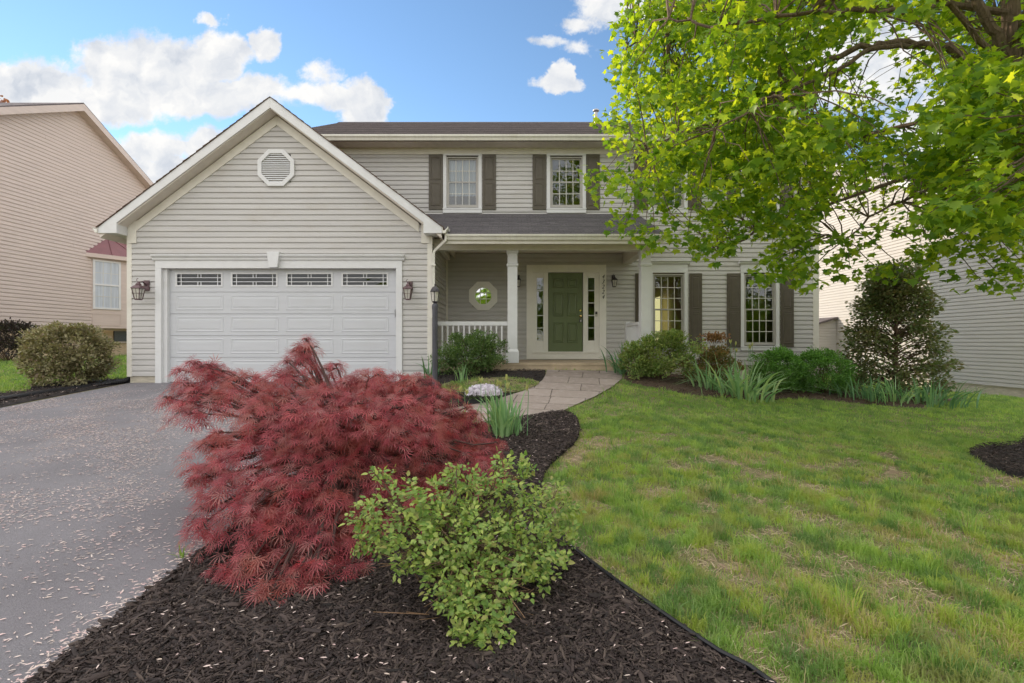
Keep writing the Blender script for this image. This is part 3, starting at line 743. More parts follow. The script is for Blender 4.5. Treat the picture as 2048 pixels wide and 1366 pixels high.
# ---- garage door
t = MB()
t.box(-7.57, -7.44, YG - 0.05, YG + 0.02, ZB, 1.555); t.box(-2.46, -2.33, YG - 0.05, YG + 0.02, ZB, 1.555)
t.box(-7.46, -7.36, YG + 0.02, YG + 0.16, ZB, 1.555); t.box(-2.46, -2.40, YG + 0.02, YG + 0.16, ZB, 1.555)
t.box(-7.57, -2.33, YG - 0.048, YG + 0.16, 1.555, 1.715)
for (xa, xb) in ((-7.62, -5.12), (-4.93, -2.28)):
    t.prismx([(YG, 1.715), (YG - 0.06, 1.715), (YG - 0.075, 1.74), (YG - 0.078, 1.765), (YG - 0.11, 1.80), (YG - 0.12, 1.81), (YG - 0.12, 1.835), (YG, 1.845)], xa, xb)
t.prism([(-5.11, 1.56), (-4.94, 1.56), (-4.89, 1.89), (-5.16, 1.89)], YG - 0.145, YG)
t.build('garage_door_trim', M['trim'], house, bevel=0.004)
yd_ = YG + 0.10
gd_root = bpy.data.objects.new('garage_door', None); COL.objects.link(gd_root); gd_root.location = (-4.9, yd_, ZB); setpar(gd_root, house)
seam = [1.56, Z(584, yd_), Z(627.5, yd_), Z(671, yd_), Z(714.5, yd_), ZB + 0.02]
cols_ = [(352, 447), (461.5, 558), (572, 667), (683, 778)]
gwin = [(354, 443), (465, 553), (575, 663), (686, 774)]
for i in range(5):
    a, b = seam[i + 1] + 0.003, seam[i] - 0.003
    s = MB()
    if i == 0:
        xs = [-7.37] + [X(v_, yd_) for g_ in gwin for v_ in g_] + [-2.44]; wz0, wz1 = Z(570.5, yd_), Z(548, yd_)
        for j in range(0, 10, 2): s.box(xs[j], xs[j + 1], yd_, yd_ + 0.045, a, b)
        for j in range(1, 9, 2): s.box(xs[j], xs[j + 1], yd_ + 0.0005, yd_ + 0.045, a, wz0); s.box(xs[j], xs[j + 1], yd_ + 0.0005, yd_ + 0.045, wz1, b)
    else:
        s.box(-7.37, -2.44, yd_, yd_ + 0.045, a, b)
        s.box(-7.37, -2.44, yd_ - 0.003, yd_, b - 0.012, b - 0.002)
        hh = b - a
        for (p, q) in cols_: raised(s, X(p, yd_), X(q, yd_), a + 0.075, b - 0.06, yd_ - 0.0005, 0.030, 0.007, 0.001)
    s.build('door_section', M['gdoor'], gd_root)
for (p, q) in gwin:
    x0, x1 = X(p, yd_), X(q, yd_); wz0, wz1 = Z(570.5, yd_), Z(548, yd_); g = MB()
    g.box(x0 - 0.03, x1 + 0.03, yd_ - 0.012, yd_ - 0.001, wz1 - 0.004, wz1 + 0.03); g.box(x0 - 0.03, x1 + 0.03, yd_ - 0.012, yd_ - 0.001, wz0 - 0.03, wz0 + 0.004)
    g.box(x0 - 0.03, x0 + 0.004, yd_ - 0.0115, yd_ - 0.001, wz0, wz1); g.box(x1 - 0.004, x1 + 0.03, yd_ - 0.0115, yd_ - 0.001, wz0, wz1)
    hw = x1 - x0; hz = wz1 - wz0
    for tt in (0.09, 0.91): g.box(x0 + hw * tt - 0.008, x0 + hw * tt + 0.008, yd_ + 0.004, yd_ + 0.016, wz0, wz1)
    for tt in (0.31, 0.67): g.box(x0, x1, yd_ + 0.003, yd_ + 0.015, wz0 + hz * tt - 0.007, wz0 + hz * tt + 0.007)
    for tt in (0.465, 0.535): g.box(x0 + hw * tt - 0.008, x0 + hw * tt + 0.008, yd_ + 0.004, yd_ + 0.016, wz0 + hz * 0.67, wz1); g.box(x0 + hw * tt - 0.008, x0 + hw * tt + 0.008, yd_ + 0.004, yd_ + 0.016, wz0, wz0 + hz * 0.31)
    g.build('window_frame', M['trim'], gd_root)
    g = MB(); g.quad((x0, yd_ + 0.02, wz0), (x1, yd_ + 0.02, wz0), (x1, yd_ + 0.02, wz1), (x0, yd_ + 0.02, wz1)); g.build('window_pane', M['glassdark'], gd_root)
g = MB(); g.box(X(791, yd_) - 0.012, X(791, yd_) + 0.008, yd_ - 0.03, yd_ - 0.001, Z(634, yd_), Z(619, yd_)); g.build('handle', M['steel'], gd_root)
g = MB(); ux = X(855, YG); g.box(ux - 0.03, ux + 0.03, YG - 0.06, YG - 0.018, Z(752, YG), Z(737, YG)); g.tube([(ux + 0.02, YG - 0.03, Z(752, YG)), (ux + 0.02, YG - 0.03, -0.95)], 0.01, 6)
g.build('outlet_box', M['frame'], house)

# ---- interiors seen through the panes
r = MB()
def room(x0, x1, y0, y1, z0, z1):
    r.add([(x0, y0, z0), (x1, y0, z0), (x1, y1, z0), (x0, y1, z0), (x0, y0, z1), (x1, y0, z1), (x1, y1, z1), (x0, y1, z1)],
          [(0, 1, 2, 3), (4, 7, 6, 5), (1, 5, 6, 2), (2, 6, 7, 3), (0, 3, 7, 4)])
room(2.9, 5.2, YM + 0.08, 17.5, -0.4, 2.25); room(5.25, 7.8, YM + 0.08, 16.5, -0.4, 2.25); room(-1.6, 2.85, YM + 0.08, 16.5, -0.4, 2.25)
room(-2.0, 0.4, YM + 0.08, 16.0, 2.7, 4.95); room(0.45, 3.0, YM + 0.08, 16.0, 2.7, 4.95); room(3.05, 7.8, YM + 0.08, 16.0, 2.7, 4.95)
room(-7.9, -1.8, YG + 0.2, 16.5, -0.9, 2.2)
r.build('interior_room', M['interior'], house)
em = bpy.data.materials.new('daylit far window'); em.use_nodes = True; t_ = NT(em.node_tree)
t_.n('ShaderNodeOutputMaterial', i_0=t_.n('ShaderNodeEmission', i_Color=rgb(0.95, 0.82, 0.42), i_Strength=0.55).outputs[0])
r = MB(); r.quad((4.92, 16.6, -0.2), (4.92, 17.3, -0.2), (4.92, 17.3, 1.5), (4.92, 16.6, 1.5)); r.box(4.90, 4.915, 16.6, 17.3, 0.6, 0.66); r.build('far_window', em, house)

# ---- lanterns
def lantern(x, z, yw, s, parent, reach=0.24, m='bronze', glass='lampglass'):
    l = MB()
    l.box(x - 0.055 * s, x + 0.055 * s, yw - 0.05, yw - 0.017, z - 0.02, z + 0.2 * s)
    c = (x, yw - reach, z)
    l.tube([(x, yw - 0.05, z + 0.10 * s), (x, yw - reach * 0.55, z + 0.16 * s), (x, yw - reach, z + 0.13 * s)], [0.02 * s, 0.016 * s, 0.016 * s], 8)
    l.lathe([(0.135 * s, 0.0), (0.135 * s, 0.014 * s), (0.085 * s, 0.06 * s), (0.05 * s, 0.075 * s), (0.055 * s, 0.09 * s), (0.03 * s, 0.12 * s), (0.012 * s, 0.14 * s)], c, 4)
    l.tube([(x, yw - reach, z + 0.13 * s), (x - 0.035 * s, yw - reach, z + 0.17 * s), (x - 0.035 * s, yw - reach, z + 0.20 * s), (x - 0.005 * s, yw - reach, z + 0.215 * s)], 0.007 * s, 6)
    l.lathe([(0.06 * s, -0.235 * s), (0.072 * s, -0.22 * s), (0.07 * s, -0.21 * s)], c, 4)
    for j in range(4):
        a = math.pi / 4 + j * math.pi / 2
        l.tube([(x + math.cos(a) * 0.115 * s, c[1] + math.sin(a) * 0.115 * s, z), (x + math.cos(a) * 0.068 * s, c[1] + math.sin(a) * 0.068 * s, z - 0.22 * s)], 0.009 * s, 5)
        b = a + math.pi / 2; k1 = 0.5
        ax_, ay_ = (math.cos(a) + math.cos(b)) / 2, (math.sin(a) + math.sin(b)) / 2
        l.tube([(x + ax_ * 0.115 * s, c[1] + ay_ * 0.115 * s, z), (x + ax_ * 0.068 * s, c[1] + ay_ * 0.068 * s, z - 0.22 * s)], 0.0045 * s, 4)
    for zz, rr in ((-0.1, 0.094),):
        for j in range(4):
            a = math.pi / 4 + j * math.pi / 2; b = a + math.pi / 2
            l.tube([(x + math.cos(a) * rr * s, c[1] + math.sin(a) * rr * s, z + zz * s), (x + math.cos(b) * rr * s, c[1] + math.sin(b) * rr * s, z + zz * s)], 0.004 * s, 4)
    lo = l.build('wall_lantern', M[m], parent)
    g = MB(); g.lathe([(0.064 * s, -0.21 * s), (0.108 * s, 0.0)], c, 4); g.build('lantern_glass', M[glass], lo)
lantern(X(292, YG) + 0.04, Z(580, YG), YG, 1.0, house, 0.27)
lantern(X(818, YG) + 0.03, Z(581, YG), YG, 0.95, house, 0.25)
lantern(XM(1036), ZM(562), YM, 0.75, house, 0.16, 'black'); lantern(XM(1226), ZM(562), YM, 0.75, house, 0.16, 'black')

# ------------------------------------------------------------------ neighbours
nl = empty('neighbour_house', (-18, 17, -0.7), 'peach sided two storey house at the left edge with a red roofed bay window', 'house')
XN = -14.93; yR, zR, s2 = 17.1, 8.15, 0.506
w = MB(); clap(w, (XN, 0), (0, 1), (1, 0), lambda z: 12.4 + max(0, (z - (zR - (yR - 12.4) * s2)) / s2), lambda z: 21.8 - max(0, (z - (zR - (21.8 - yR) * s2)) / s2), 0.40, zR - 0.25, 0.117)
clap(w, (0, 12.4), (1, 0), (0, -1), -26, XN, 0.40, 5.6, 0.117); w.build('wall', M['siding_left'], nl)
w = MB(); w.box(-26, XN - 0.02, 12.43, 21.8, -1.3, 0.40); w.build('foundation', M['peach'], nl)
r = MB(); r.prismx([(11.95, zR - 5.15 * s2), (yR, zR + 0.02), (22.25, zR - 5.15 * s2), (22.25, zR - 5.15 * s2 - 0.12), (yR, zR - 0.12), (11.95, zR - 5.15 * s2 - 0.12)][::-1], -26.4, XN + 0.28)
r.build('roof', M['roof'], nl)
r = MB(); r.prismx([(11.95, zR - 5.15 * s2 - 0.03), (yR, zR - 0.03), (22.25, zR - 5.15 * s2 - 0.03), (22.25, zR - 5.15 * s2 - 0.24), (yR, zR - 0.26), (11.95, zR - 5.15 * s2 - 0.24)][::-1], XN + 0.281, XN + 0.30)
r.prismx([(11.95, zR - 5.15 * s2 - 0.13), (yR, zR - 0.13), (22.25, zR - 5.15 * s2 - 0.13), (22.25, zR - 5.15 * s2 - 0.22), (yR, zR - 0.24), (11.95, zR - 5.15 * s2 - 0.22)][::-1], XN - 0.02, XN + 0.28)
r.build('rake_board', M['siding_left'], nl)
# bay window: three faces with angled corners and a hipped metal roof
def bay_face(mb, a, b, z0, z1): mb.quad((a[0], a[1], z0), (b[0], b[1], z0), (b[0], b[1], z1), (a[0], a[1], z1))
A_, B_, C_, D_ = (XN, 17.7), (XN + 0.78, 18.9), (XN + 0.78, 20.6), (XN, 21.6)
zb0, zb1 = 0.48, 2.98
bay = MB()
for (a, b) in ((A_, B_), (B_, C_), (C_, D_)): bay_face(bay, a, b, zb0, zb1)
bay.add([(*A_, zb0), (*B_, zb0), (*C_, zb0), (*D_, zb0)], [(0, 3, 2, 1)])
def alongAB(t, off=0.0):
    dx, dy = B_[0] - A_[0], B_[1] - A_[1]; L = math.hypot(dx, dy); nx, ny = dy / L, -dx / L
    return (A_[0] + dx * t + nx * off, A_[1] + dy * t + ny * off)
def panel(mb, t0, t1, z0, z1, off):
    a, b = alongAB(t0, off), alongAB(t1, off); a2, b2 = alongAB(t0, 0), alongAB(t1, 0)
    mb.add([(*a, z0), (*b, z0), (*b, z1), (*a, z1), (*a2, z0), (*b2, z0), (*b2, z1), (*a2, z1)], [(0, 1, 2, 3), (0, 4, 5, 1), (3, 2, 6, 7), (0, 3, 7, 4), (1, 5, 6, 2)])
bay_o = bay.build('bay', M['siding_left'], nl)
def uAB(px):      # position along the angled face for a pixel column
    u = (px - 1024) / F; dx, dy = B_[0] - A_[0], B_[1] - A_[1]
    return (u * A_[1] - A_[0]) / (dx - u * dy)
fm = MB(); t0, t1 = uAB(190), uAB(237); z0_, z1_ = 1.22, 2.86; q = 0.045
for (a, b, c, d_) in ((t0 - q, t0, z0_ - .06, z1_ + .06), (t1, t1 + q, z0_ - .06, z1_ + .06), (t0, t1, z1_, z1_ + .06), (t0, t1, z0_ - .06, z0_), (t0, t1, (z0_ + z1_) / 2 - .03, (z0_ + z1_) / 2 + .03)): panel(fm, a, b, c, d_, 0.035)
fm.build('window_frame', M['trim'], bay_o)
fm = MB(); panel(fm, t0, t1, z0_, z1_, 0.012); fm.build('window_pane', M['curtain'], bay_o)
fm = MB()
for i in (1, 2): c = t0 + (t1 - t0) * i / 3; panel(fm, c - .006, c + .006, z0_, z1_, 0.018)
for zz in (z0_ + .4, z1_ - .4): panel(fm, t0, t1, zz - .008, zz + .008, 0.017)
fm.build('grille', M['muntin'], bay_o)
fm = MB()
for (a, b, c, d_) in ((t0 - .05, t1 + .05, 0.98, 1.0), (t0 - .05, t1 + .05, .58, .60), (t0 - .05, t0 - .035, .6, .98), (t1 + .035, t1 + .05, .6, .98)): panel(fm, a, b, c, d_, 0.012)
fm.build('panel_moulding', M['siding_left'], bay_o)
fm = MB()
def off(p, k): return (XN + (p[0] - XN) * k, 19.65 + (p[1] - 19.65) * k)
o1 = [(XN, 17.45), (XN + 0.92, 18.75), (XN + 0.92, 20.75), (XN, 21.85)]
fm.add([(*p, 2.98) for p in o1] + [(*p, 3.12) for p in o1], [(0, 1, 5, 4), (1, 2, 6, 5), (2, 3, 7, 6), (0, 3, 2, 1)]); fm.build('bay_fascia', M['siding_left'], bay_o)
fm = MB(); rt = [(XN, 18.5), (XN, 20.8)]
fm.add([(*p, 3.12) for p in o1] + [(*rt[0], 3.88), (*rt[1], 3.88)], [(0, 1, 4), (1, 2, 5, 4), (2, 3, 5)])
fm.tube([(o1[1][0], o1[1][1], 3.13), (XN, 18.5, 3.89)], 0.018, 5); fm.tube([((o1[0][0] + o1[1][0]) / 2, (o1[0][1] + o1[1][1]) / 2, 3.13), (XN + .02, 18.45, 3.87)], 0.014, 5); fm.tube([(o1[0][0], o1[0][1], 3.13), (XN, 18.5, 3.89)], 0.016, 5)
fm.build('bay_roof', M['redmetal'], nl)
fm = MB(); fm.box(XN - 0.018, XN + 0.02, Y0b := 18.75, 19.9, 0.0, 0.40); fm.build('basement_window', M['black'], nl)
fm = MB(); fm.box(XN - 0.018, XN + 0.05, 18.7, 19.95, -0.06, -0.001); fm.build('window_sill', M['siding_left'], nl)
fm = MB(); fy = 17.0; fm.tube([(XN, fy, 0.56), (XN + 0.12, fy, 0.56), (XN + 0.16, fy, 0.52), (XN + 0.16, fy, 0.42)], 0.03, 6); fm.tube([(XN + .1, fy - .02, .56), (XN + .1, fy - .16, .62)], 0.015, 5); fm.build('wall_faucet', M['black'], nl)

nr = empty('neighbour_house', (18, 17, -1.6), 'off white sided two storey house at the right edge behind the maple and holly', 'house')
XR = 14.2; yR2, zR2 = 22.0, 7.9
w = MB(); clap(w, (XR, 0), (0, 1), (-1, 0), lambda z: 12.6 + max(0, (z - (zR2 - 9.4 * s2)) / s2), lambda z: 31.4 - max(0, (z - (zR2 - 9.4 * s2)) / s2), -1.30, zR2 - 0.25, 0.117)
clap(w, (0, 12.6), (1, 0), (0, -1), XR, 26, -1.30, 3.1, 0.117); w.build('wall', M['siding_right'], nr)
w = MB(); w.box(XR + 0.02, 26, 12.63, 31.4, -2.4, -1.30); w.build('foundation', M['found'], nr)
w = MB(); w.box(XR - 0.03, XR + 0.08, 12.57, 12.68, -1.3, 3.1); w.build('corner_board', M['trim'], nr)
r = MB(); r.prismx([(12.15, zR2 - 9.85 * s2), (yR2, zR2 + 0.02), (31.85, zR2 - 9.85 * s2), (31.85, zR2 - 9.85 * s2 - 0.12), (yR2, zR2 - 0.12), (12.15, zR2 - 9.85 * s2 - 0.12)][::-1], XR - 0.3, 26)
r.build('roof', M['roof'], nr)
r = MB(); r.prismx([(12.15, zR2 - 9.85 * s2 - 0.03), (yR2, zR2 - 0.03), (31.85, zR2 - 9.85 * s2 - 0.03), (31.85, zR2 - 9.85 * s2 - 0.24), (yR2, zR2 - 0.26), (12.15, zR2 - 9.85 * s2 - 0.24)][::-1], XR - 0.32, XR - 0.301)
r.build('rake_board', M['trim'], nr)
b_ = MB()
clap(b_, (0, 21.9), (1, 0), (0, -1), 13.0, XR, -1.3, lambda_z := 0.62, 0.117); clap(b_, (13.0, 21.9), (0, 1), (-1, 0), 0.0, 2.6, -1.3, 0.62, 0.117)
b_.prism([(13.0, 0.62), (XR, 0.62), (XR, 0.98)], 21.9, 24.5)
bo = b_.build('wall_bump_out', M['siding_right'], nr)
b_ = MB(); b_.prism([(12.85, 0.60), (XR - .01, 1.0), (XR - .01, 1.08), (12.85, 0.68)], 21.75, 24.6); b_.build('shed_roof', M['roof'], bo)
w = MB(); w.box(XR - 0.03, XR - 0.005, 19.6, 20.3, -1.35, -0.55); w.build('utility_box', M['trim'], nr)

# ------------------------------------------------------------------ ground, drive, walk, beds
def ground_material(name, build):
    m = bpy.data.materials.new(name); m.use_nodes = True; t = NT(m.node_tree); build(t); return m
def lawn_nodes(t):
    p = t.n('ShaderNodeNewGeometry').outputs['Position']
    a = t.smooth(t.noise(p, 1.1, 5, 0.6), 0.35, 0.65); b = t.noise(p, 9, 5, 0.6)
    c = t.mix(a, rgb(0.21, 0.20, 0.09), rgb(0.27, 0.24, 0.11))
    dry = t.m('MULTIPLY', t.smooth(t.noise(t.v('ADD', p, (7, 3, 0)), 1.6, 6, 0.65), 0.50, 0.62), t.smooth(b, 0.35, 0.6))
    c = t.mix(t.m('MULTIPLY', dry, 0.8), c, rgb(0.44, 0.32, 0.22))
    c = t.mix(t.m('MULTIPLY', t.smooth(t.noise(p, 60, 4, 0.7), 0.4, 0.75), 0.5), c, rgb(0.07, 0.07, 0.03))
    b_ = t.n('ShaderNodeBsdfPrincipled', i_Base_Color=c, i_Roughness=1.0)
    bn = t.n('ShaderNodeBump', i_Height=t.noise(p, 45, 5, 0.7), i_Strength=0.8, i_Distance=0.03); t.nt.links.new(bn.outputs[0], b_.inputs['Normal'])
    t.n('ShaderNodeOutputMaterial', i_0=b_.outputs[0])
def asphalt_nodes(t):
    p = t.n('ShaderNodeNewGeometry').outputs['Position']
    c = t.ramp(t.noise(p, 1.3, 5, 0.6), [(0.3, (0.160, 0.150, 0.163)), (0.7, (0.225, 0.213, 0.228))])
    c = t.mix(t.m('MULTIPLY', t.smooth(t.noise(p, 190, 2, 0.5), 0.45, 0.75), 0.4), c, rgb(0.38, 0.37, 0.38))
    c = t.mix(t.m('MULTIPLY', t.smooth(t.noise(p, 120, 3, 0.6), 0.5, 0.72), 0.6), c, rgb(0.11, 0.105, 0.11))
    c = t.mix(t.m('MULTIPLY', t.smooth(t.noise(t.v('MULTIPLY', p, (1, 0.25, 1)), 0.9, 4, 0.6), 0.5, 0.7), 0.4), c, rgb(0.18, 0.165, 0.178))
    b_ = t.n('ShaderNodeBsdfPrincipled', i_Base_Color=c, i_Roughness=0.8)
    b_.inputs['Specular IOR Level'].default_value = 0.35
    bn = t.n('ShaderNodeBump', i_Height=t.noise(p, 110, 4, 0.7), i_Strength=0.9, i_Distance=0.009); t.nt.links.new(bn.outputs[0], b_.inputs['Normal'])
    t.n('ShaderNodeOutputMaterial', i_0=b_.outputs[0])
def mulch_nodes(t):
    p = t.n('ShaderNodeNewGeometry').outputs['Position']
    c = t.ramp(t.noise(p, 30, 6, 0.7), [(0.3, (0.010, 0.008, 0.008)), (0.7, (0.05, 0.038, 0.034))])
    b_ = t.n('ShaderNodeBsdfPrincipled', i_Base_Color=c, i_Roughness=0.95)
    bn = t.n('ShaderNodeBump', i_Height=t.noise(t.v('MULTIPLY', p, (1, 2.2, 1)), 35, 6, 0.75), i_Strength=1.0, i_Distance=0.04); t.nt.links.new(bn.outputs[0], b_.inputs['Normal'])
    t.n('ShaderNodeOutputMaterial', i_0=b_.outputs[0])
def paver_nodes(t):
    p = t.n('ShaderNodeNewGeometry').outputs['Position']
    rot = t.n('ShaderNodeMapping', i_0=p); rot.inputs['Rotation'].default_value = (0, 0, math.radians(10)); p2 = t.v('ADD', rot.outputs[0], t.v('MULTIPLY', t.noise(p, 3, 2, 0.5, col=True), (0.03, 0.03, 0)))
    br = t.nt.nodes.new('ShaderNodeTexBrick'); t.set(br.inputs['Vector'], p2)
    br.inputs['Color1'].default_value = rgb(0.27, 0.22, 0.19); br.inputs['Color2'].default_value = rgb(0.36, 0.30, 0.265); br.inputs['Mortar'].default_value = rgb(0.10, 0.075, 0.06)
    br.inputs['Scale'].default_value = 1; br.inputs['Mortar Size'].default_value = 0.010; br.inputs['Brick Width'].default_value = 0.85; br.inputs['Row Height'].default_value = 0.46
    br.offset = 0.4; br.squash = 0.7; br.squash_frequency = 3; br.inputs['Bias'].default_value = -0.1
    c = t.mix(t.m('MULTIPLY', t.smooth(t.noise(p, 8, 6, 0.65), 0.42, 0.7), 0.5), br.outputs['Color'], rgb(0.42, 0.36, 0.33))
    b_ = t.n('ShaderNodeBsdfPrincipled', i_Base_Color=c, i_Roughness=0.85)
    bn = t.n('ShaderNodeBump', i_Height=t.m('ADD', t.m('MULTIPLY', br.outputs['Fac'], -1.5), t.noise(p, 25, 5, 0.6)), i_Strength=0.6, i_Distance=0.012); t.nt.links.new(bn.outputs[0], b_.inputs['Normal'])
    t.n('ShaderNodeOutputMaterial', i_0=b_.outputs[0])
M['lawn'] = ground_material('lawn soil and thatch', lawn_nodes)
M['asphalt'] = ground_material('asphalt', asphalt_nodes)
M['mulch'] = ground_material('dark mulch', mulch_nodes)
M['pavers'] = ground_material('tan pavers', paver_nodes)

def grid_ground():
    ax = np.concatenate([np.array([-400, -200, -100, -60, -40, -30]), np.arange(-24, 24, 0.3), np.array([24, 30, 40, 60, 100, 200, 400])])
    ay = np.concatenate([np.array([-300, -120, -60, -30, -15, -8, -5]), np.arange(-3, 30, 0.3), np.array([30, 36, 45, 60, 100, 200, 500])])
    gx, gy = np.meshgrid(ax, ay); v = np.column_stack([gx.ravel(), gy.ravel(), ground_z(gx.ravel(), gy.ravel())])
    n = len(ax); i = np.arange((len(ay) - 1) * (n - 1)); r, c = i // (n - 1), i % (n - 1); a = r * n + c
    return np_mesh('ground', v, np.column_stack([a, a + 1, a + n + 1, a + n]), M['lawn'], smooth=True)
tag(grid_ground(), kind='structure')

DX0, DX1 = -8.2, -2.06
drive = [(DX0 - 0.3, -3), (DX1 + 0.1, -3), (DX1, 2.0), (DX1 + 0.03, 3.4), (DX1, 5), (DX1 + 0.02, 8), (-2.0, 10.62), (-2.0, YG + 0.14), (-8.17, YG + 0.14), (DX0, 8), (DX0 - 0.05, 4)]
tag(sheet('driveway', drive, M['asphalt'], 0.012, 0.3), kind='structure')
walk_r = [UP(1250, 745), UP(1243, 760), UP(1225, 775), UP(1190, 795), UP(1150, 812), UP(1122, 826), UP(1060, 838), UP(990, 850), (-1.0, 6.45), (-1.6, 6.2), (DX1 + 0.02, 6.05)]
walk_l = [(DX1 + 0.02, 7.3), (-1.5, 7.65), UP(905, 818), UP(960, 803), UP(1005, 797), UP(1040, 786), UP(1072, 772), UP(1085, 762), UP(1092, 750), (0.76, PF - 0.02)]
walk = walk_r + walk_l; walk[0] = (walk[0][0], PF - 0.02)
tag(sheet('walkway', walk, M['pavers'], 0.022, 0.3), kind='structure')
bed_main = smooth_poly([(DX1 + .02, 0.4), (DX1 + .02, 2.0), (DX1 + .05, 3.4), (DX1 + .02, 5), (DX1 + .04, 6.03)] + [(a, b - 0.01) for a, b in reversed(walk_r[5:10])] +
           [UP(1150, 836), UP(1160, 858), UP(1155, 885), UP(1120, 915), UP(1085, 950), UP(1080, 1020), UP(1128, 1100), UP(1240, 1192), UP(1375, 1290), UP(1500, 1366), (1.35, 1.5), (1.6, 0.4)], 1)
tag(sheet('mulch_bed', bed_main, M['mulch'], 0.010, 0.10, mound=0.045, jit=0.03), kind='structure')
bed_porch = [(DX1 + 0.03, 7.3), (-1.5, 7.67)] + [(a - .01, b + .01) for a, b in walk_l[2:9]] + [(0.74, PF - 0.01), (-1.72, PF - 0.01), (-1.72, YG - 0.0), (-1.98, YG - 0.0)]
tag(sheet('mulch_bed', bed_porch, M['mulch'], 0.008, 0.12, mound=0.02, jit=0.03), kind='structure')
patch = smooth_poly([UP(1082, 768), UP(1068, 776), UP(1036, 788), UP(985, 789), UP(930, 788), UP(890, 787), UP(880, 772), UP(900, 768), UP(960, 760), UP(1010, 757), UP(1060, 760)], 1)
tag(sheet('lawn', patch, M['lawn'], 0.035, 0.12), kind='structure')
front_edge = [UP(1248, 758), UP(1262, 768), UP(1300, 775), UP(1360, 787), UP(1420, 795), UP(1500, 802), UP(1580, 798), UP(1660, 802), UP(1760, 812), UP(1840, 818), UP(1915, 806), UP(1935, 795)]
bed_front = front_edge + [(9.6, 11.6), (8.3, 12.9), (2.5, 12.9), (2.5, PF)]
tag(sheet('mulch_bed', bed_front, ground_material('brown bark mulch', lambda t: (lambda p: (lambda c: t.n('ShaderNodeOutputMaterial', i_0=t.n('ShaderNodeBsdfPrincipled', i_Base_Color=c, i_Roughness=0.95).outputs[0]))(t.ramp(t.noise(p, 30, 6, 0.7), [(0.3, (0.035, 0.022, 0.015)), (0.7, (0.13, 0.085, 0.058))])))(t.n('ShaderNodeNewGeometry').outputs['Position'])), 0.010, 0.2, mound=0.04, jit=0.05), kind='structure')
ring = smooth_poly([UP(1936, 905), UP(1975, 893), UP(2048, 890), (7.6, 7.5), (8.4, 6.6), (8.3, 5.4), (7.0, 4.7), UP(2048, 965), UP(1990, 942), UP(1945, 920)], 2)
tag(sheet('mulch_bed', ring, M['mulch'], 0.010, 0.12, mound=0.05, jit=0.03), kind='structure')
bed_left = [(-8.22, 10.6), (-8.25, 9.5), (-8.28, 8.6), (-8.25, 7.6), UP(0, 800), (-10.4, 8.6), UP(60, 782), (-9.9, 10.3), (-9.4, 11.6), (-8.2, 11.8)]
tag(sheet('mulch_bed', bed_left, M['mulch'], 0.010, 0.15, mound=0.03, jit=0.03), kind='structure')

# mulch chips
def chips(name, poly, dens, size, lift, far=99):
    xs = [p[0] for p in poly]; ys = [p[1] for p in poly]; A = (max(xs) - min(xs)) * (max(ys) - min(ys)); n = int(A * dens)
    x = RNG.uniform(min(xs), max(xs), n); y = RNG.uniform(min(ys), max(ys), n)
    k = inside(poly, x, y) & (y > 1.3) & (np.abs(x) < y * 1.2 + 0.6) & (RNG.random(n) < np.clip(4.0 / y, 0.15, 1) ** 1.3); x, y = x[k], y[k]; n = len(x)
    th = RNG.uniform(0, 2 * np.pi, n); D = np.column_stack([np.cos(th), np.sin(th), RNG.normal(0, 0.28, n)]); N = np.column_stack([RNG.normal(0, .35, n), RNG.normal(0, .35, n), np.ones(n)])
    P = np.column_stack([x, y, ground_z(x, y) + lift + RNG.uniform(0, 0.028, n)])
    S = size * np.clip(RNG.lognormal(0, 0.42, n), .3, 2.0)
    tv = [(-.07, -.5, 0), (.06, -.46, 0), (.11, 0.1, .04), (.03, .5, 0), (-.07, .42, 0), (-.07, -.5, -.07), (.06, -.46, -.07), (.11, .1, -.04), (.03, .5, -.07), (-.07, .42, -.07)]
    return leaves(P, D, N, S, tv, [(0, 1, 2), (0, 2, 4), (2, 3, 4), (0, 5, 6), (0, 6, 1), (1, 6, 7), (1, 7, 2), (4, 9, 5), (4, 5, 0)])
M['chip'] = leaf_mat('shredded bark', [(0.013, 0.010, 0.009), (0.036, 0.025, 0.022), (0.070, 0.050, 0.043), (0.026, 0.018, 0.016), (0.11, 0.082, 0.068), (0.035, 0.024, 0.022), (0.020, 0.014, 0.013)], 0.0, rough=0.75)
M['chipbrown'] = leaf_mat('brown bark chips', [(0.05, 0.03, 0.02), (0.12, 0.075, 0.05), (0.19, 0.13, 0.09)], 0.0, rough=0.9)
tag(foliage('mulch_chips', [chips('c', bed_main, 20000, 0.026, 0.045), chips('c', bed_main, 3000, 0.052, 0.045), chips('c', bed_main, 60, 0.085, 0.045), chips('c', ring, 3600, 0.035, 0.05), chips('c', bed_porch, 2500, 0.035, 0.02), chips('c', bed_left, 900, 0.05, 0.03)], M['chip']),
    'dark shredded bark chips covering the planting beds', 'mulch', kind='stuff')
tag(foliage('bark_litter', [chips('c', bed_front, 900, 0.05, 0.04)], M['chipbrown']), 'brown bark litter under the shrubs below the front windows', 'mulch', kind='stuff')

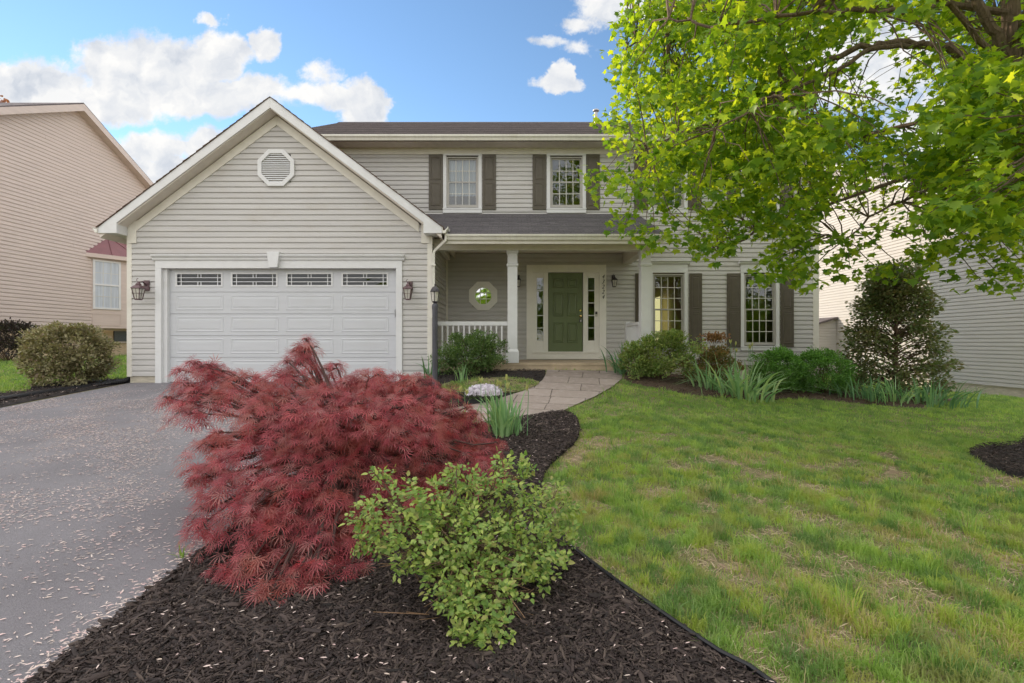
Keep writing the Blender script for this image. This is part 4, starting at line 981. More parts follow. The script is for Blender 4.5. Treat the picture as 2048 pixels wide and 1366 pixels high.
# fallen petals / winged seeds
def petals(n, f, lift, size):
    x, y = f(n); k = (y > 0.9) & (np.abs(x) < y * 1.25 + 1.0); x, y = x[k], y[k]; n = len(x)
    th = RNG.normal(0.25, 0.75, n); D = np.column_stack([np.cos(th), np.sin(th), RNG.normal(0, .10, n)]); N = np.column_stack([RNG.normal(0, .15, n), RNG.normal(0, .15, n), np.ones(n)])
    P = np.column_stack([x, y, ground_z(x, y) + lift])
    return leaves(P, D, N, size * RNG.uniform(.45, 1.25, n), [(0, -.5, 0), (.12, -.1, .03), (.10, .3, .05), (0, .5, 0), (-.10, .3, .05), (-.12, -.1, .03)], [(0, 1, 2, 3), (0, 3, 4, 5)])
def clumpy(x, y, s=1.0, seed=0.0):
    return (np.sin(x * 1.7 * s + 3.1 * np.sin(y * 0.9 * s + seed)) * np.sin(y * 2.3 * s + 2.0 * np.sin(x * 1.3 * s + seed)) + np.sin(x * 6.1 * s + y * 3.7 * s + seed) * 0.45 + np.sin(y * 9.3 * s - x * 4.4 * s) * 0.35)
def f_drive(n):
    y = RNG.uniform(1.0, 10.3, n * 2); x = RNG.uniform(-8.1, -2.1, n * 2)
    w_ = np.clip(0.45 + 0.65 * clumpy(x, y), 0.05, 1) * (0.30 + 0.70 * sm(2.6, 4.6, y)) * (1 - 0.75 * sm(8.8, 10.2, y)) * np.where(y > 6, 1.15, 1.0)
    k = RNG.random(n * 2) < w_; return x[k], y[k]
def f_strip(n):
    y = RNG.uniform(1.0, 3.6, n); return DX1 - 0.03 + RNG.normal(0, 0.05, n), y
def f_bed(n):
    x = RNG.uniform(-2.1, 1.6, n); y = RNG.uniform(1.4, 7.5, n); k = inside(bed_main, x, y); return x[k], y[k]
def f_ring(n):
    x = RNG.uniform(5.4, 8.5, n); y = RNG.uniform(4.6, 7.7, n); k = inside(ring, x, y); return x[k], y[k]
M['petal'] = leaf_mat('dried winged seeds', [(0.74, 0.57, 0.52), (0.84, 0.70, 0.64), (0.76, 0.52, 0.50), (0.86, 0.74, 0.66), (0.60, 0.48, 0.40)], 0.15, tcol=(1, 1, 1), rough=0.7)
tag(foliage('fallen_petals', [petals(42000, f_drive, 0.018, 0.029), petals(750, f_strip, 0.035, 0.032), petals(1700, f_bed, 0.085, 0.026), petals(70, f_ring, 0.10, 0.035),
    petals(260, lambda n: (lambda x, y: (x[inside(bed_left, x, y)], y[inside(bed_left, x, y)]))(RNG.uniform(-10.5, -8.2, n * 3), RNG.uniform(7.5, 11, n * 3)), 0.06, 0.03)], M['petal']),
    'pale winged seeds scattered over the driveway and mulch', 'petals', kind='stuff')

# ---- grass
def on_lawn(x, y):
    k = ~inside(drive, x, y) & ~inside(walk, x, y) & ~inside(bed_main, x, y) & ~inside(bed_front, x, y) & ~inside(ring, x, y) & ~inside(bed_porch, x, y) & ~inside(bed_left, x, y)
    return k
def blades(x, y, h, w_, lean=0.45, bend=0.5, ph=None):
    n = len(x); th = RNG.uniform(0, 2 * np.pi, n); ph = RNG.uniform(0, 2 * np.pi, n) if ph is None else ph
    s = np.column_stack([np.cos(th), np.sin(th), np.zeros(n)]); b = np.column_stack([np.cos(ph), np.sin(ph), np.zeros(n)])
    P = np.column_stack([x, y, ground_z(x, y) + 0.002]); up = np.array([0, 0, 1.0])
    l = RNG.uniform(0.1, 1.9, n)[:, None] * lean; h = h[:, None]; w_ = w_[:, None]
    p1 = P + up * h * 0.55 + b * h * 0.25 * l / lean * lean; p2 = P + up * h * (0.95 - 0.35 * l) + b * h * (bend * 1.9) * (l + .12)
    V = np.stack([P - s * w_, P + s * w_, p1 + s * w_ * .8, p1 - s * w_ * .8, p2], 1).reshape(-1, 3); o = np.arange(n)[:, None] * 5
    return V, [o + np.array([0, 1, 2, 3]), o + np.array([3, 2, 4])]
def tufts(n, x0, x1, y0, y1, per, h0, w0, sel, spread=0.035, dens=None):
    x = RNG.uniform(x0, x1, n); y = RNG.uniform(y0, y1, n); k = sel(x, y) & (np.abs(x) < y * 1.12 + 1.0)
    if dens is not None: k &= RNG.random(n) < dens(x, y)
    x, y = x[k], y[k]; hs = RNG.lognormal(0, 0.38, len(x)) * (1 + 0.35 * np.clip(clumpy(x * 2.2, y * 2.2, 1, .3), -1, 1.2))
    ox = RNG.normal(0, spread, len(x) * per); oy = RNG.normal(0, spread, len(y) * per)
    x = np.repeat(x, per) + ox; y = np.repeat(y, per) + oy; hs = np.repeat(hs, per); ph = np.arctan2(oy, ox) + RNG.normal(0, .6, len(x))
    k = sel(x, y); x, y, hs, ph = x[k], y[k], hs[k], ph[k]; n = len(x)
    return blades(x, y, h0 * hs * RNG.uniform(.45, 1.2, n), w0 * RNG.uniform(.7, 1.3, n), ph=ph)
def bare(x, y):
    b = clumpy(x * 1.3, y * 1.3, 1.0, 1.7) + 0.5 * clumpy(x * 3, y * 3, 1.0, .4)
    return np.clip(1.05 - 0.95 * sm(0.25, 0.95, b) * (1 - 0.85 * sm(5.5, 8.0, y)), 0.08, 1)
def grass_mat():
    m = bpy.data.materials.new('grass blades'); m.use_nodes = True; t = NT(m.node_tree)
    g = t.n('ShaderNodeNewGeometry'); p = g.outputs['Position']; r = g.outputs['Random Per Island']
    a = t.smooth(t.noise(p, 1.0, 5, 0.6), 0.38, 0.62); b2 = t.smooth(t.noise(t.v('ADD', p, (4, 9, 0)), 3.3, 4, 0.6), 0.36, 0.64)
    c = t.mix(b2, t.mix(r, rgb(0.15, 0.27, 0.085), rgb(0.34, 0.45, 0.18)), t.mix(r, rgb(0.28, 0.44, 0.09), rgb(0.50, 0.61, 0.19)))
    c = t.mix(t.m('MULTIPLY', a, 0.45), c, rgb(0.24, 0.38, 0.085))
    sp = t.n('ShaderNodeSeparateXYZ', i_0=t.v('ADD', p, t.v('MULTIPLY', t.noise(p, 6, 2, 0.5, col=True), (0.1, 0.1, 0)))); flat = t.n('ShaderNodeCombineXYZ', i_0=sp.outputs[0], i_1=sp.outputs[1]).outputs[0]
    vo = t.n('ShaderNodeTexVoronoi'); t.set(vo.inputs['Vector'], flat); vo.inputs['Scale'].default_value = 8.5
    vs_ = t.n('ShaderNodeSeparateColor', i_0=vo.outputs['Color'])
    c = t.mix(t.m('MULTIPLY', t.m('GREATER_THAN', vs_.outputs[0], 0.66), 0.55), c, rgb(0.13, 0.24, 0.09))
    near = t.m('SUBTRACT', 1.0, t.smooth(sp.outputs[1], 4.0, 8.5))
    c = t.mix(t.m('MULTIPLY', t.m('GREATER_THAN', vs_.outputs[1], 0.72), t.m('MULTIPLY_ADD', near, 0.5, 0.12)), c, rgb(0.50, 0.54, 0.12))
    c = t.mix(t.m('MULTIPLY', t.m('GREATER_THAN', vs_.outputs[2], 0.84), t.m('MULTIPLY', near, 0.5)), c, rgb(0.46, 0.38, 0.20))
    dry = t.m('MULTIPLY', t.smooth(t.noise(t.v('ADD', p, (7, 3, 0)), 1.6, 6, 0.65), 0.50, 0.68), 0.55)
    pick = t.m('GREATER_THAN', t.m('ADD', dry, t.m('MULTIPLY', t.n('ShaderNodeTexWhiteNoise', noise_dimensions='1D', i_W=t.m('MULTIPLY', r, 77.3)).outputs[0], 1.0)), 1.02)
    pick = t.m('MULTIPLY', pick, t.m('MULTIPLY_ADD', t.m('SUBTRACT', 1.0, t.smooth(t.n('ShaderNodeSeparateXYZ', i_0=p).outputs[1], 4.5, 8.5)), 0.6, 0.3))
    c = t.mix(pick, c, rgb(0.56, 0.44, 0.26))
    b_ = t.n('ShaderNodeBsdfPrincipled', i_Base_Color=c, i_Roughness=0.55); b_.inputs['Specular IOR Level'].default_value = 0.3
    tr = t.n('ShaderNodeBsdfTranslucent', i_Color=t.mix(1.0, c, rgb(1.2, 1.3, 0.7), 'MULTIPLY'))
    t.n('ShaderNodeOutputMaterial', i_0=t.n('ShaderNodeMixShader', i_0=0.5, i_1=b_.outputs[0], i_2=tr.outputs[0]).outputs[0])
    return m
M['grass'] = grass_mat()
GS = [tufts(6500, 0, 6.5, 1.5, 4.4, 34, 0.060, 0.0021, on_lawn, 0.026, bare), tufts(5200, 0, 6.5, 1.5, 4.4, 12, 0.035, 0.0022, on_lawn, 0.03),
      tufts(11000, 0, 10, 4.3, 7.5, 24, 0.048, 0.0029, on_lawn, 0.034, bare),
      tufts(24000, 0, 15, 7.5, 13, 9, 0.042, 0.0050, on_lawn, 0.045, bare),
      tufts(5000, 7, 15, 12, 24, 8, 0.06, 0.009, on_lawn, 0.06),
      tufts(12000, -16, -8.3, 7, 20, 8, 0.06, 0.008, on_lawn, 0.06),
      tufts(4200, -1.8, 0.9, 8.6, 10.4, 9, 0.055, 0.004, lambda x, y: inside(patch, x, y), 0.03)]
tag(foliage('lawn_grass', GS, M['grass']), 'patchy green and straw coloured lawn grass', 'grass', kind='stuff')

def thatch(n, x0, x1, y0, y1, L):
    x = RNG.uniform(x0, x1, n); y = RNG.uniform(y0, y1, n); k = on_lawn(x, y) & (np.abs(x) < y * 1.12 + 1) & (RNG.random(n) < 1.15 - bare(x, y)); x, y = x[k], y[k]; n = len(x)
    th = RNG.uniform(0, 2 * np.pi, n); D = np.column_stack([np.cos(th), np.sin(th), RNG.normal(.08, .14, n)]); N = np.column_stack([RNG.normal(0, .4, n), RNG.normal(0, .4, n), np.ones(n)])
    return leaves(np.column_stack([x, y, ground_z(x, y) + .008]), D, N, L * RNG.uniform(.4, 1.3, n), [(-.03, 0, 0), (.03, 0, 0), (.025, .6, .10), (0, 1, .05), (-.025, .6, .10)], [(0, 1, 2), (0, 2, 4), (4, 2, 3)])
M['thatch'] = leaf_mat('dead grass', [(0.32, 0.23, 0.15), (0.50, 0.38, 0.25), (0.62, 0.50, 0.34), (0.26, 0.17, 0.12)], 0.1, tcol=(1, 1, 1), rough=.9)
tag(foliage('dead_thatch', [thatch(60000, 0, 6.5, 1.5, 4.5, .06), thatch(45000, 0, 9, 4.5, 8, .07)], M['thatch']), 'tan dead grass lying in the thin spots of the lawn', 'dead grass', kind='stuff')

# black lawn edging and drain hose
e = MB(); pts = [UP(1120, 1095), UP(1180, 1145), UP(1240, 1192), UP(1310, 1243), UP(1375, 1290), UP(1440, 1335), UP(1500, 1366), (1.25, 1.75)]
def strip(mb, pts, h0, h1, th):
    for i in range(len(pts) - 1):
        (a, b), (c, d_) = pts[i], pts[i + 1]; za, zb = gz(a, b), gz(c, d_); L = math.hypot(c - a, d_ - b); nx, ny = -(d_ - b) / L * th, (c - a) / L * th
        mb.add([(a, b, za + h0), (c, d_, zb + h0), (c, d_, zb + h1), (a, b, za + h1), (a + nx, b + ny, za + h0), (c + nx, d_ + ny, zb + h0), (c + nx, d_ + ny, zb + h1), (a + nx, b + ny, za + h1)],
               [(0, 1, 2, 3), (4, 7, 6, 5), (3, 2, 6, 7)])
strip(e, pts, -0.02, 0.075, 0.012); e.tube([(a, b, gz(a, b) + 0.075) for a, b in pts], 0.011, 6)
tag(e.build('lawn_edging', M['plastic']), 'black plastic edging strip between front mulch bed and lawn', 'edging')
e = MB(); pts = [UP(868, 815), UP(905, 820), UP(945, 813), UP(985, 806), UP(1003, 799)]
pts = [(a, b + 0.06) for a, b in pts]; strip(e, pts, -0.02, 0.10, 0.015); e.tube([(a, b, gz(a, b) + 0.10) for a, b in pts], 0.011, 6)
tag(e.build('lawn_edging', M['plastic']), 'black plastic edging curved around the flowering phlox beside the walkway', 'edging')
e = MB(); pts = [(-8.22, YG + 0.12, -0.78), (-8.24, YG + 0.0, -0.84), (-8.32, YG - 0.25, -0.86), (-8.5, 10.1, -0.90), (-8.62, 9.5, -0.93), (-8.7, 8.8, -0.97), (-9.0, 8.0, -1.03)]
q = []
for i in range(len(pts) - 1):
    for k_ in range(12): q.append(Vector(pts[i]).lerp(Vector(pts[i + 1]), k_ / 12))
e.tube([tuple(p) for p in q], [0.045 + 0.006 * (i % 2) for i in range(len(q))], 10)
tag(e.build('drain_hose', M['plastic'], smooth=False), 'black corrugated drain hose lying at the garage corner', 'hose')

# ---- lamp post
lx, ly = X(870, 9.45), 9.45; zg = gz(lx, ly)
lp = empty('lamp_post', (lx, ly, zg), 'dark grey lamp post with a small black lantern on top beside the walkway bed', 'lamp post')
p = MB(); zt = Z(606, ly); p.lathe([(0.052, -0.03), (0.052, zt - zg - 0.12), (0.057, zt - zg - 0.12), (0.057, zt - zg - 0.06), (0.05, zt - zg - 0.03), (0.028, zt - zg)], (lx, ly, zg), 18); p.build('pole', M['pole'], lp, smooth=False)
p = MB(); h0 = zt; zl0, zl1 = Z(603, ly), Z(583.5, ly)
p.lathe([(0.03, 0), (0.048, 0.01), (0.056, 0.03)], (lx, ly, zt), 8)
p.lathe([(0.092, 0), (0.092, 0.012), (0.075, 0.05), (0.045, 0.09), (0.016, 0.11), (0.010, 0.125), (0.016, 0.135), (0.004, 0.165)], (lx, ly, zl1 - 0.005), 8)
for j in range(4):
    a = j * math.pi / 2; p.tube([(lx + .056 * math.cos(a), ly + .056 * math.sin(a), zt + .028), (lx + .078 * math.cos(a), ly + .078 * math.sin(a), zl1)], 0.006, 5)
p.build('lantern', M['black'], lp)
p = MB(); p.lathe([(0.05, 0.03), (0.072, zl1 - zt)], (lx, ly, zt), 8); p.build('lantern_glass', M['lampglass'], lp)

# ------------------------------------------------------------------ plants
OVAL = ([(0, 0, 0), (.28, .3, .04), (.26, .65, .02), (0, 1, -.06), (-.26, .65, .02), (-.28, .3, .04)], [(0, 1, 2, 3), (0, 3, 4, 5)])
NARROW = ([(0, 0, 0), (.13, .45, .05), (0, 1, -.1), (-.13, .45, .05)], [(0, 1, 2), (0, 2, 3)])
def star(lobes):
    v = [(0, 0, 0)]; f = []
    for (a, L, w_) in lobes:
        a = math.radians(a); d = (math.sin(a), math.cos(a)); s = (d[1], -d[0]); o = len(v)
        v += [(d[0] * L * .45 + s[0] * w_, d[1] * L * .45 + s[1] * w_, 0.02), (d[0] * L, d[1] * L, -0.12 * L), (d[0] * L * .45 - s[0] * w_, d[1] * L * .45 - s[1] * w_, 0.02)]
        f.append((0, o, o + 1, o + 2))
    return v, f
DISSECT = star([(-112, .45, .022), (-78, .75, .028), (-48, .95, .032), (-20, 1.1, .034), (8, 1.15, .034), (34, 1.0, .032), (64, .85, .03), (100, .55, .024)])
# five pointed maple leaf, folded a little along the midrib
_out = [(0, 0), (.18, .05), (.46, -.02), (.36, .22), (.62, .42), (.36, .46), (.34, .60), (.17, .58), (0, 1.0)]
MAPLE = ([(0, .3, .03)] + [(a, b, -.08 * abs(a) * 2) for a, b in _out] + [(-a, b, -.08 * abs(a) * 2) for a, b in _out[-2:0:-1]], None)
_n = len(MAPLE[0]) - 1
MAPLE = (MAPLE[0], [(0, 1 + i, 1 + (i + 1) % _n) for i in range(_n)])

def shrub_leaves(c, r, n, size, tmpl, lumps=14, inner=0.35, droop=0.0, seedk=0, flat=0.0, up=0.5, cut=None):
    """leaves on sprays: lumpy ellipsoid shell with clusters sticking out of it"""
    d = rdir(lumps * 3); d[:, 2] = np.abs(d[:, 2]) * 0.9 - 0.25 + flat; d = unit(d)
    bump = RNG.uniform(0.78, 1.12, len(d))
    q = rdir(n); q[:, 2] = np.where(q[:, 2] < -0.75, -q[:, 2], q[:, 2])
    dots = q @ d.T; k = dots.argmax(1); rad = bump[k] * (0.80 + 0.20 * np.clip((dots.max(1) - 0.75) / 0.25, 0, 1))
    depth = 1 - inner * RNG.random(n) ** 2.2
    P = np.array(c) + q * np.array(r) * (rad * depth)[:, None]
    P += RNG.normal(0, size * 0.4, P.shape)
    zmin = ground_z(P[:, 0], P[:, 1]) + 0.03; P[:, 2] = np.maximum(P[:, 2], zmin)
    P[:, :2] += q[:, :2] * np.where(q[:, 2] < 0, -q[:, 2] * .08, 0)[:, None]
    D = q * np.array([1, 1, 0.6]) + RNG.normal(0, .55, P.shape) + np.array([0, 0, up - droop]); N = q * 0.6 + np.array([0, 0, 0.8]) + RNG.normal(0, .45, P.shape)
    if cut is not None:
        kk = cut(P); P, D, N = P[kk], D[kk], N[kk]
    return leaves(P, D, N, size * RNG.uniform(.6, 1.25, len(P)), *tmpl)
def spray_leaves(c, r, n, size, tmpl, lumps=30, inner=0.35, up=0.3, rc=.24, **kw):
    c = np.array(c); r = np.array(r); per = max(8, n // lumps); out = []
    q = rdir(lumps); q[:, 2] = np.where(q[:, 2] < -.8, -q[:, 2], q[:, 2]); rad = 1 - inner * RNG.random(lumps) ** 1.6; rad *= RNG.uniform(.82, 1.06, lumps)
    C = c + q * r * (rad * .88)[:, None]; m_ = r.mean()
    for k in range(lumps):
        s_ = m_ * rc * RNG.uniform(.6, 1.35); w_ = rdir(per) * RNG.random(per)[:, None] ** .45
        P = C[k] + w_ * s_ * np.array([1.15, 1.15, .75]); P[:, 2] = np.maximum(P[:, 2], ground_z(P[:, 0], P[:, 1]) + .02)
        D = q[k] * .6 + w_ * .7 + RNG.normal(0, .4, (per, 3)) + np.array([0, 0, up]); N = q[k] * .5 + np.array([0, 0, .9]) + RNG.normal(0, .45, (per, 3))
        out.append((P, D, N))
    P, D, N = (np.concatenate([o[i] for o in out]) for i in range(3))
    return leaves(P, D, N, size * RNG.uniform(.55, 1.3, len(P)), *tmpl)
def stems(mb, base, c, r, n, r0=0.012, wig=0.15):
    for i in range(n):
        d = rdir(1)[0]; d[2] = abs(d[2]) * 0.8 + 0.1; d /= np.linalg.norm(d)
        e = np.array(c) + d * np.array(r) * RNG.uniform(.6, .92); b = np.array(base) + np.array([RNG.normal(0, .05), RNG.normal(0, .05), -0.03])
        pts = [b + (e - b) * t + np.array([RNG.normal(0, wig * .2), RNG.normal(0, wig * .2), math.sin(t * math.pi) * wig * RNG.uniform(-.3, 1)]) for t in (0, .3, .6, 1)]; pts[0] = b
        mb.tube([tuple(p) for p in pts], [r0, r0 * .8, r0 * .55, r0 * .25], 5)
def shrub(name, label, px, py_base, Y, w_, h, depth, n, size, tmpl, m, cat='shrub', twig='twig', stem=14, zc=0.5, **kw):
    x = X(px, Y); g = gz(x, Y); o = empty(name, (x, Y, g), label, cat)
    c = (x, Y, g + h * zc); group = kw.pop('group', None)
    if group: o['group'] = group
    r = (w_ / 2 * 1.06, depth / 2, h * (1 - zc))
    ms = m if isinstance(m, list) else [m]
    fn = spray_leaves if kw.pop('spray', True) else shrub_leaves
    sets = fn(c, r, n, size, tmpl, **kw)
    foliage('foliage', [sets], ms[0], o)
    s = MB(); stems(s, (x, Y, g), c, r, stem); s.build('stems', M[twig], o)
    return o

LF = lambda name, cols, tr=0.3, **k: leaf_mat(name, cols, tr, **k)
M['boxwood'] = LF('boxwood leaves', [(0.08, 0.19, 0.04), (0.13, 0.28, 0.06), (0.18, 0.34, 0.08)], 0.25)
M['holly'] = LF('holly leaves', [(0.09, 0.14, 0.05), (0.14, 0.20, 0.075), (0.18, 0.21, 0.09), (0.22, 0.17, 0.10)], 0.25, patch=((0.24, 0.16, 0.10), 1.5, 0.3))
M['azalea'] = LF('azalea leaves', [(0.07, 0.13, 0.045), (0.12, 0.20, 0.06), (0.17, 0.24, 0.08)], 0.25)
M['barb'] = LF('yellow green shrub leaves', [(0.12, 0.20, 0.06), (0.20, 0.30, 0.08), (0.30, 0.38, 0.12), (0.22, 0.22, 0.09)], 0.3, patch=((0.26, 0.16, 0.07), 2.2, 0.25))
M['rusty'] = LF('rusty shrub leaves', [(0.11, 0.15, 0.05), (0.22, 0.18, 0.08), (0.34, 0.18, 0.09), (0.14, 0.20, 0.06)], 0.3)
M['rhodo'] = LF('olive shrub leaves', [(0.16, 0.155, 0.08), (0.26, 0.24, 0.13), (0.36, 0.33, 0.19), (0.24, 0.17, 0.12)], 0.2, patch=((0.26, 0.22, 0.12), 2.0, 0.4))
M['hedge'] = LF('dark plum hedge leaves', [(0.035, 0.03, 0.03), (0.06, 0.04, 0.04), (0.05, 0.06, 0.03)], 0.15)
M['iris'] = LF('blue green iris blades', [(0.17, 0.32, 0.14), (0.26, 0.42, 0.20), (0.34, 0.50, 0.24), (0.42, 0.52, 0.20)], 0.3, tcol=(1.1, 1.3, .8))
M['irisdark'] = LF('dark green strap leaves', [(0.09, 0.20, 0.10), (0.15, 0.29, 0.14), (0.22, 0.36, 0.18)], 0.25)
M['bud'] = LF('pale flower buds', [(0.40, 0.42, 0.16), (0.50, 0.48, 0.22)], 0.3)
M['phlox'] = LF('lilac petals', [(0.66, 0.60, 0.68), (0.78, 0.74, 0.80), (0.85, 0.82, 0.86)], 0.3, tcol=(1, 1, 1))
M['rose'] = LF('rose leaves', [(0.13, 0.23, 0.05), (0.20, 0.32, 0.07), (0.31, 0.42, 0.10), (0.44, 0.50, 0.13), (0.17, 0.27, 0.08), (0.38, 0.36, 0.12)], 0.35, tcol=(1.2, 1.3, .6))
M['redleaf'] = LF('crimson dissected leaves', [(0.17, 0.025, 0.035), (0.33, 0.05, 0.07), (0.60, 0.15, 0.175), (0.22, 0.05, 0.055), (0.50, 0.25, 0.23), (0.20, 0.035, 0.045), (0.42, 0.08, 0.10)], 0.38, tcol=(1.5, .62, .55), rough=.38, patch=((0.36, 0.12, 0.07), 3.2, 0.5))
M['maple'] = LF('maple leaves', [(0.07, 0.17, 0.03), (0.13, 0.25, 0.036), (0.20, 0.34, 0.045), (0.30, 0.42, 0.05)], 0.56, tcol=(2.8, 2.15, .5), rough=0.4)

# below the right windows
for (px, lab) in ((1556, 'round green boxwood under the right window, left of the boxwood pair'), (1643, 'round green boxwood at the house corner, right of the boxwood pair')):
    shrub('boxwood', lab, px, 782, 10.7, 1.28, 1.0, 1.15, 14000, 0.040, OVAL, M['boxwood'], lumps=150, inner=0.3, zc=0.45, rc=.20, group='boxwoods below the right window')
shrub('holly_tree', 'tall loose conical holly with dull bronze green leaves near the neighbour wall', 1790, 775, 11.0, 2.15, 3.0, 1.9, 10, 0.07, OVAL, M['holly'], cat='tree', spray=False)
holly = [o for o in COL.objects if o.name.startswith('holly_tree')][0]
for ch in list(holly.children): bpy.data.objects.remove(ch)
hx, hy, hz = holly.location; sets = []; s = MB()
s.tube([(hx, hy, hz - .05), (hx + .03, hy, hz + 1.4), (hx, hy + .03, hz + 2.9)], [0.05, 0.035, 0.01], 8)
for i in range(350):
    t = RNG.random() ** 0.85; z = 0.15 + 2.75 * t; rr = (0.98 * (1 - ((t - 0.12) / 0.98) ** 1.5 * 0.72 if t > 0.12 else 1.0) * (0.82 + .3 * RNG.random())); rr *= (0.55 + 0.45 * RNG.random() ** .5)
    a = RNG.uniform(0, 2 * np.pi); c = np.array([hx + math.cos(a) * rr, hy + math.sin(a) * rr * .9, hz + z])
    n = 52; q = rdir(n); P = c + q * np.array([.21, .21, .12]) * RNG.random(n)[:, None] ** .4
    D = q + np.array([math.cos(a), math.sin(a), -.1]) * .8 + RNG.normal(0, .3, (n, 3)); N = np.array([0, 0, 1.0]) + RNG.normal(0, .5, (n, 3))
    P[:, 2] = np.maximum(P[:, 2], hz + .1)
    sets.append(leaves(P, D, N, .075 * RNG.uniform(.6, 1.2, n), *OVAL))
    s.tube([(hx, hy, hz + max(.1, z - .25)), tuple((np.array([hx, hy, hz + z - .1]) + c) / 2), tuple(c)], [.012, .009, .004], 4)
foliage('crown', sets, M['holly'], holly); s.build('trunk', M['twig'], holly)
shrub('azalea_shrub', 'loose yellow green shrub right of the porch steps, nearest the strap leaves', 1325, 765, 10.25, 1.55, 1.10, 1.1, 9000, 0.050, OVAL, M['barb'], lumps=75, inner=0.55, group='loose shrubs in the front beds', zc=.45)
shrub('azalea_shrub', 'low sprawling yellow green shrub between porch shrub and rusty shrub', 1278, 765, 10.1, 0.9, 0.66, 0.8, 3400, 0.045, OVAL, M['barb'], lumps=40, inner=0.5, group='loose shrubs in the front beds', zc=.45)
shrub('barberry_shrub', 'rusty tinged mounded shrub below the first window shutter', 1420, 765, 10.9, 1.45, 0.90, 1.0, 7500, 0.048, OVAL, M['rusty'], lumps=65, inner=0.5, zc=.45)
sp = empty('nandina_plant', (X(1425, 10.8), 10.8, gz(X(1425, 10.8), 10.8)), 'thin sprig with bronze leaf tuft rising above the rusty shrub', 'plant')
s = MB(); b = sp.location; s.tube([tuple(b), (b.x - .02, b.y, b.z + .7), (b.x + .03, b.y, b.z + 1.05)], [.012, .01, .005], 5)
for k_ in (-.12, .12, .2): s.tube([(b.x, b.y, b.z + .85), (b.x + k_, b.y, b.z + 1.08)], [.006, .003], 4)
s.build('stem', M['twig'], sp)
n = 420; P = np.array([b.x + .05, b.y, b.z + 1.10]) + RNG.normal(0, 1, (n, 3)) * np.array([.13, .08, .045]); foliage('foliage', [leaves(P, rdir(n), rdir(n), np.full(n, .055), *OVAL)], LF('bronze sprig leaves', [(0.30, 0.14, 0.07), (0.22, 0.14, 0.06)]), sp)
shrub('rhododendron_shrub', 'olive brown dome shaped shrub left of the garage beside the driveway', 135, 778, 10.35, 1.66, 1.34, 1.55, 17000, 0.055, OVAL, M['rhodo'], lumps=170, inner=0.3, zc=0.45, up=0.3, rc=.19)
shrub('dark_hedge', 'dark plum coloured shrub against the left neighbour wall', 15, 720, 14.0, 2.4, 1.15, 1.3, 8000, 0.06, OVAL, M['hedge'], lumps=80, inner=0.3)
shrub('azalea_shrub', 'dark green leafy shrub in front of the porch railing', 940, 770, 10.3, 1.62, 0.98, 1.0, 12500, 0.040, OVAL, M['azalea'], lumps=95, inner=0.45, zc=0.45, group='loose shrubs in the front beds')

# strap leaved clumps
def strap_set(cx, cy, n, h, w_, spread, lean, g=None):
    x = cx + RNG.normal(0, spread, n); y = cy + RNG.normal(0, spread * .7, n); g = ground_z(x, y) + 0.01
    th = np.arctan2(y - cy, x - cx) + RNG.normal(0, .7, n); hh = h * RNG.uniform(.45, 1.15, n); ln = lean * RNG.uniform(.1, 1.5, n) * np.minimum(1.3, .4 + np.hypot(x - cx, y - cy) / spread)
    side = np.column_stack([-np.sin(th), np.cos(th), np.zeros(n)]); rot = RNG.uniform(-1.2, 1.2, n)
    side = side * np.cos(rot)[:, None] + np.column_stack([np.cos(th), np.sin(th), np.zeros(n)]) * np.sin(rot)[:, None]
    K = 7; V = []
    for i in range(K):
        t = i / (K - 1); r = ln * hh * t ** 1.8; zz = hh * (t - 0.42 * np.clip(ln, 0, 1.6) * t ** 2.6)
        c = np.column_stack([x + np.cos(th) * r, y + np.sin(th) * r, g + zz]); ww = w_ * (1 - t ** 3) * (0.7 + .3 * math.sin(t * 3.1)) + .0005
        V += [c - side * ww, c + side * ww]
    V = np.stack(V, 1).reshape(-1, 3); o = np.arange(n)[:, None] * 2 * K
    return V, [np.concatenate([o + np.array([2 * i, 2 * i + 1, 2 * i + 3, 2 * i + 2]) for i in range(K - 1)])]
def iris(label, px, Y, n, h, w_, spread, lean, m='iris', buds=0, name='iris_clump', group='clumps of strap leaves in the beds'):
    x = X(px, Y); o = empty(name, (x, Y, gz(x, Y)), label, 'plant', group)
    foliage('foliage', [strap_set(x, Y, n, h, w_, spread, lean)], M[m], o)
    if buds:
        for i in range(buds):
            s = MB()
            bx, by = x + RNG.normal(0, spread), Y + RNG.normal(0, spread * .6); tz = gz(bx, by) + h * RNG.uniform(.95, 1.25)
            s.tube([(bx, by, gz(bx, by)), (bx + RNG.normal(0, .02), by, tz)], [.006, .004], 5)
            s.build('flower_stem', M['irisdark'], o); P = np.repeat(np.array([(bx, by, tz)]), 4, 0); nn = len(P); D = np.array([0, 0, 1.0]) + RNG.normal(0, .2, (nn, 3)); foliage('flower_bud', [leaves(P, D, rdir(nn), np.full(nn, .08), [(0, -.2, 0), (.22, .35, .1), (0, 1, 0), (-.22, .35, .1)], [(0, 1, 2), (0, 2, 3)])], M['bud'], o)
    return o
iris('upright blue green iris clump with pale buds between red maple and walkway', 1008, 6.15, 80, 0.62, 0.020, 0.11, 0.30, buds=6)
iris('small iris clump half hidden behind the right edge of the red maple', 915, 6.25, 24, 0.48, 0.016, 0.15, 0.3, buds=3)
iris('arching pale green iris clump in the middle of the bed below the windows', 1478, 9.7, 105, 0.86, 0.022, 0.28, 0.95, buds=7)
iris('upright grey green iris clump behind the arching iris, under the rusty shrub', 1415, 10.0, 40, 0.66, 0.020, 0.16, 0.4)
iris('dark strap leaved clump beside the porch steps at the walkway', 1250, 10.5, 70, 0.72, 0.016, 0.14, 0.9, m='irisdark')
iris('thin iris clump between the boxwood pair and the holly', 1718, 10.2, 44, 0.52, 0.014, 0.22, 0.5, m='irisdark')
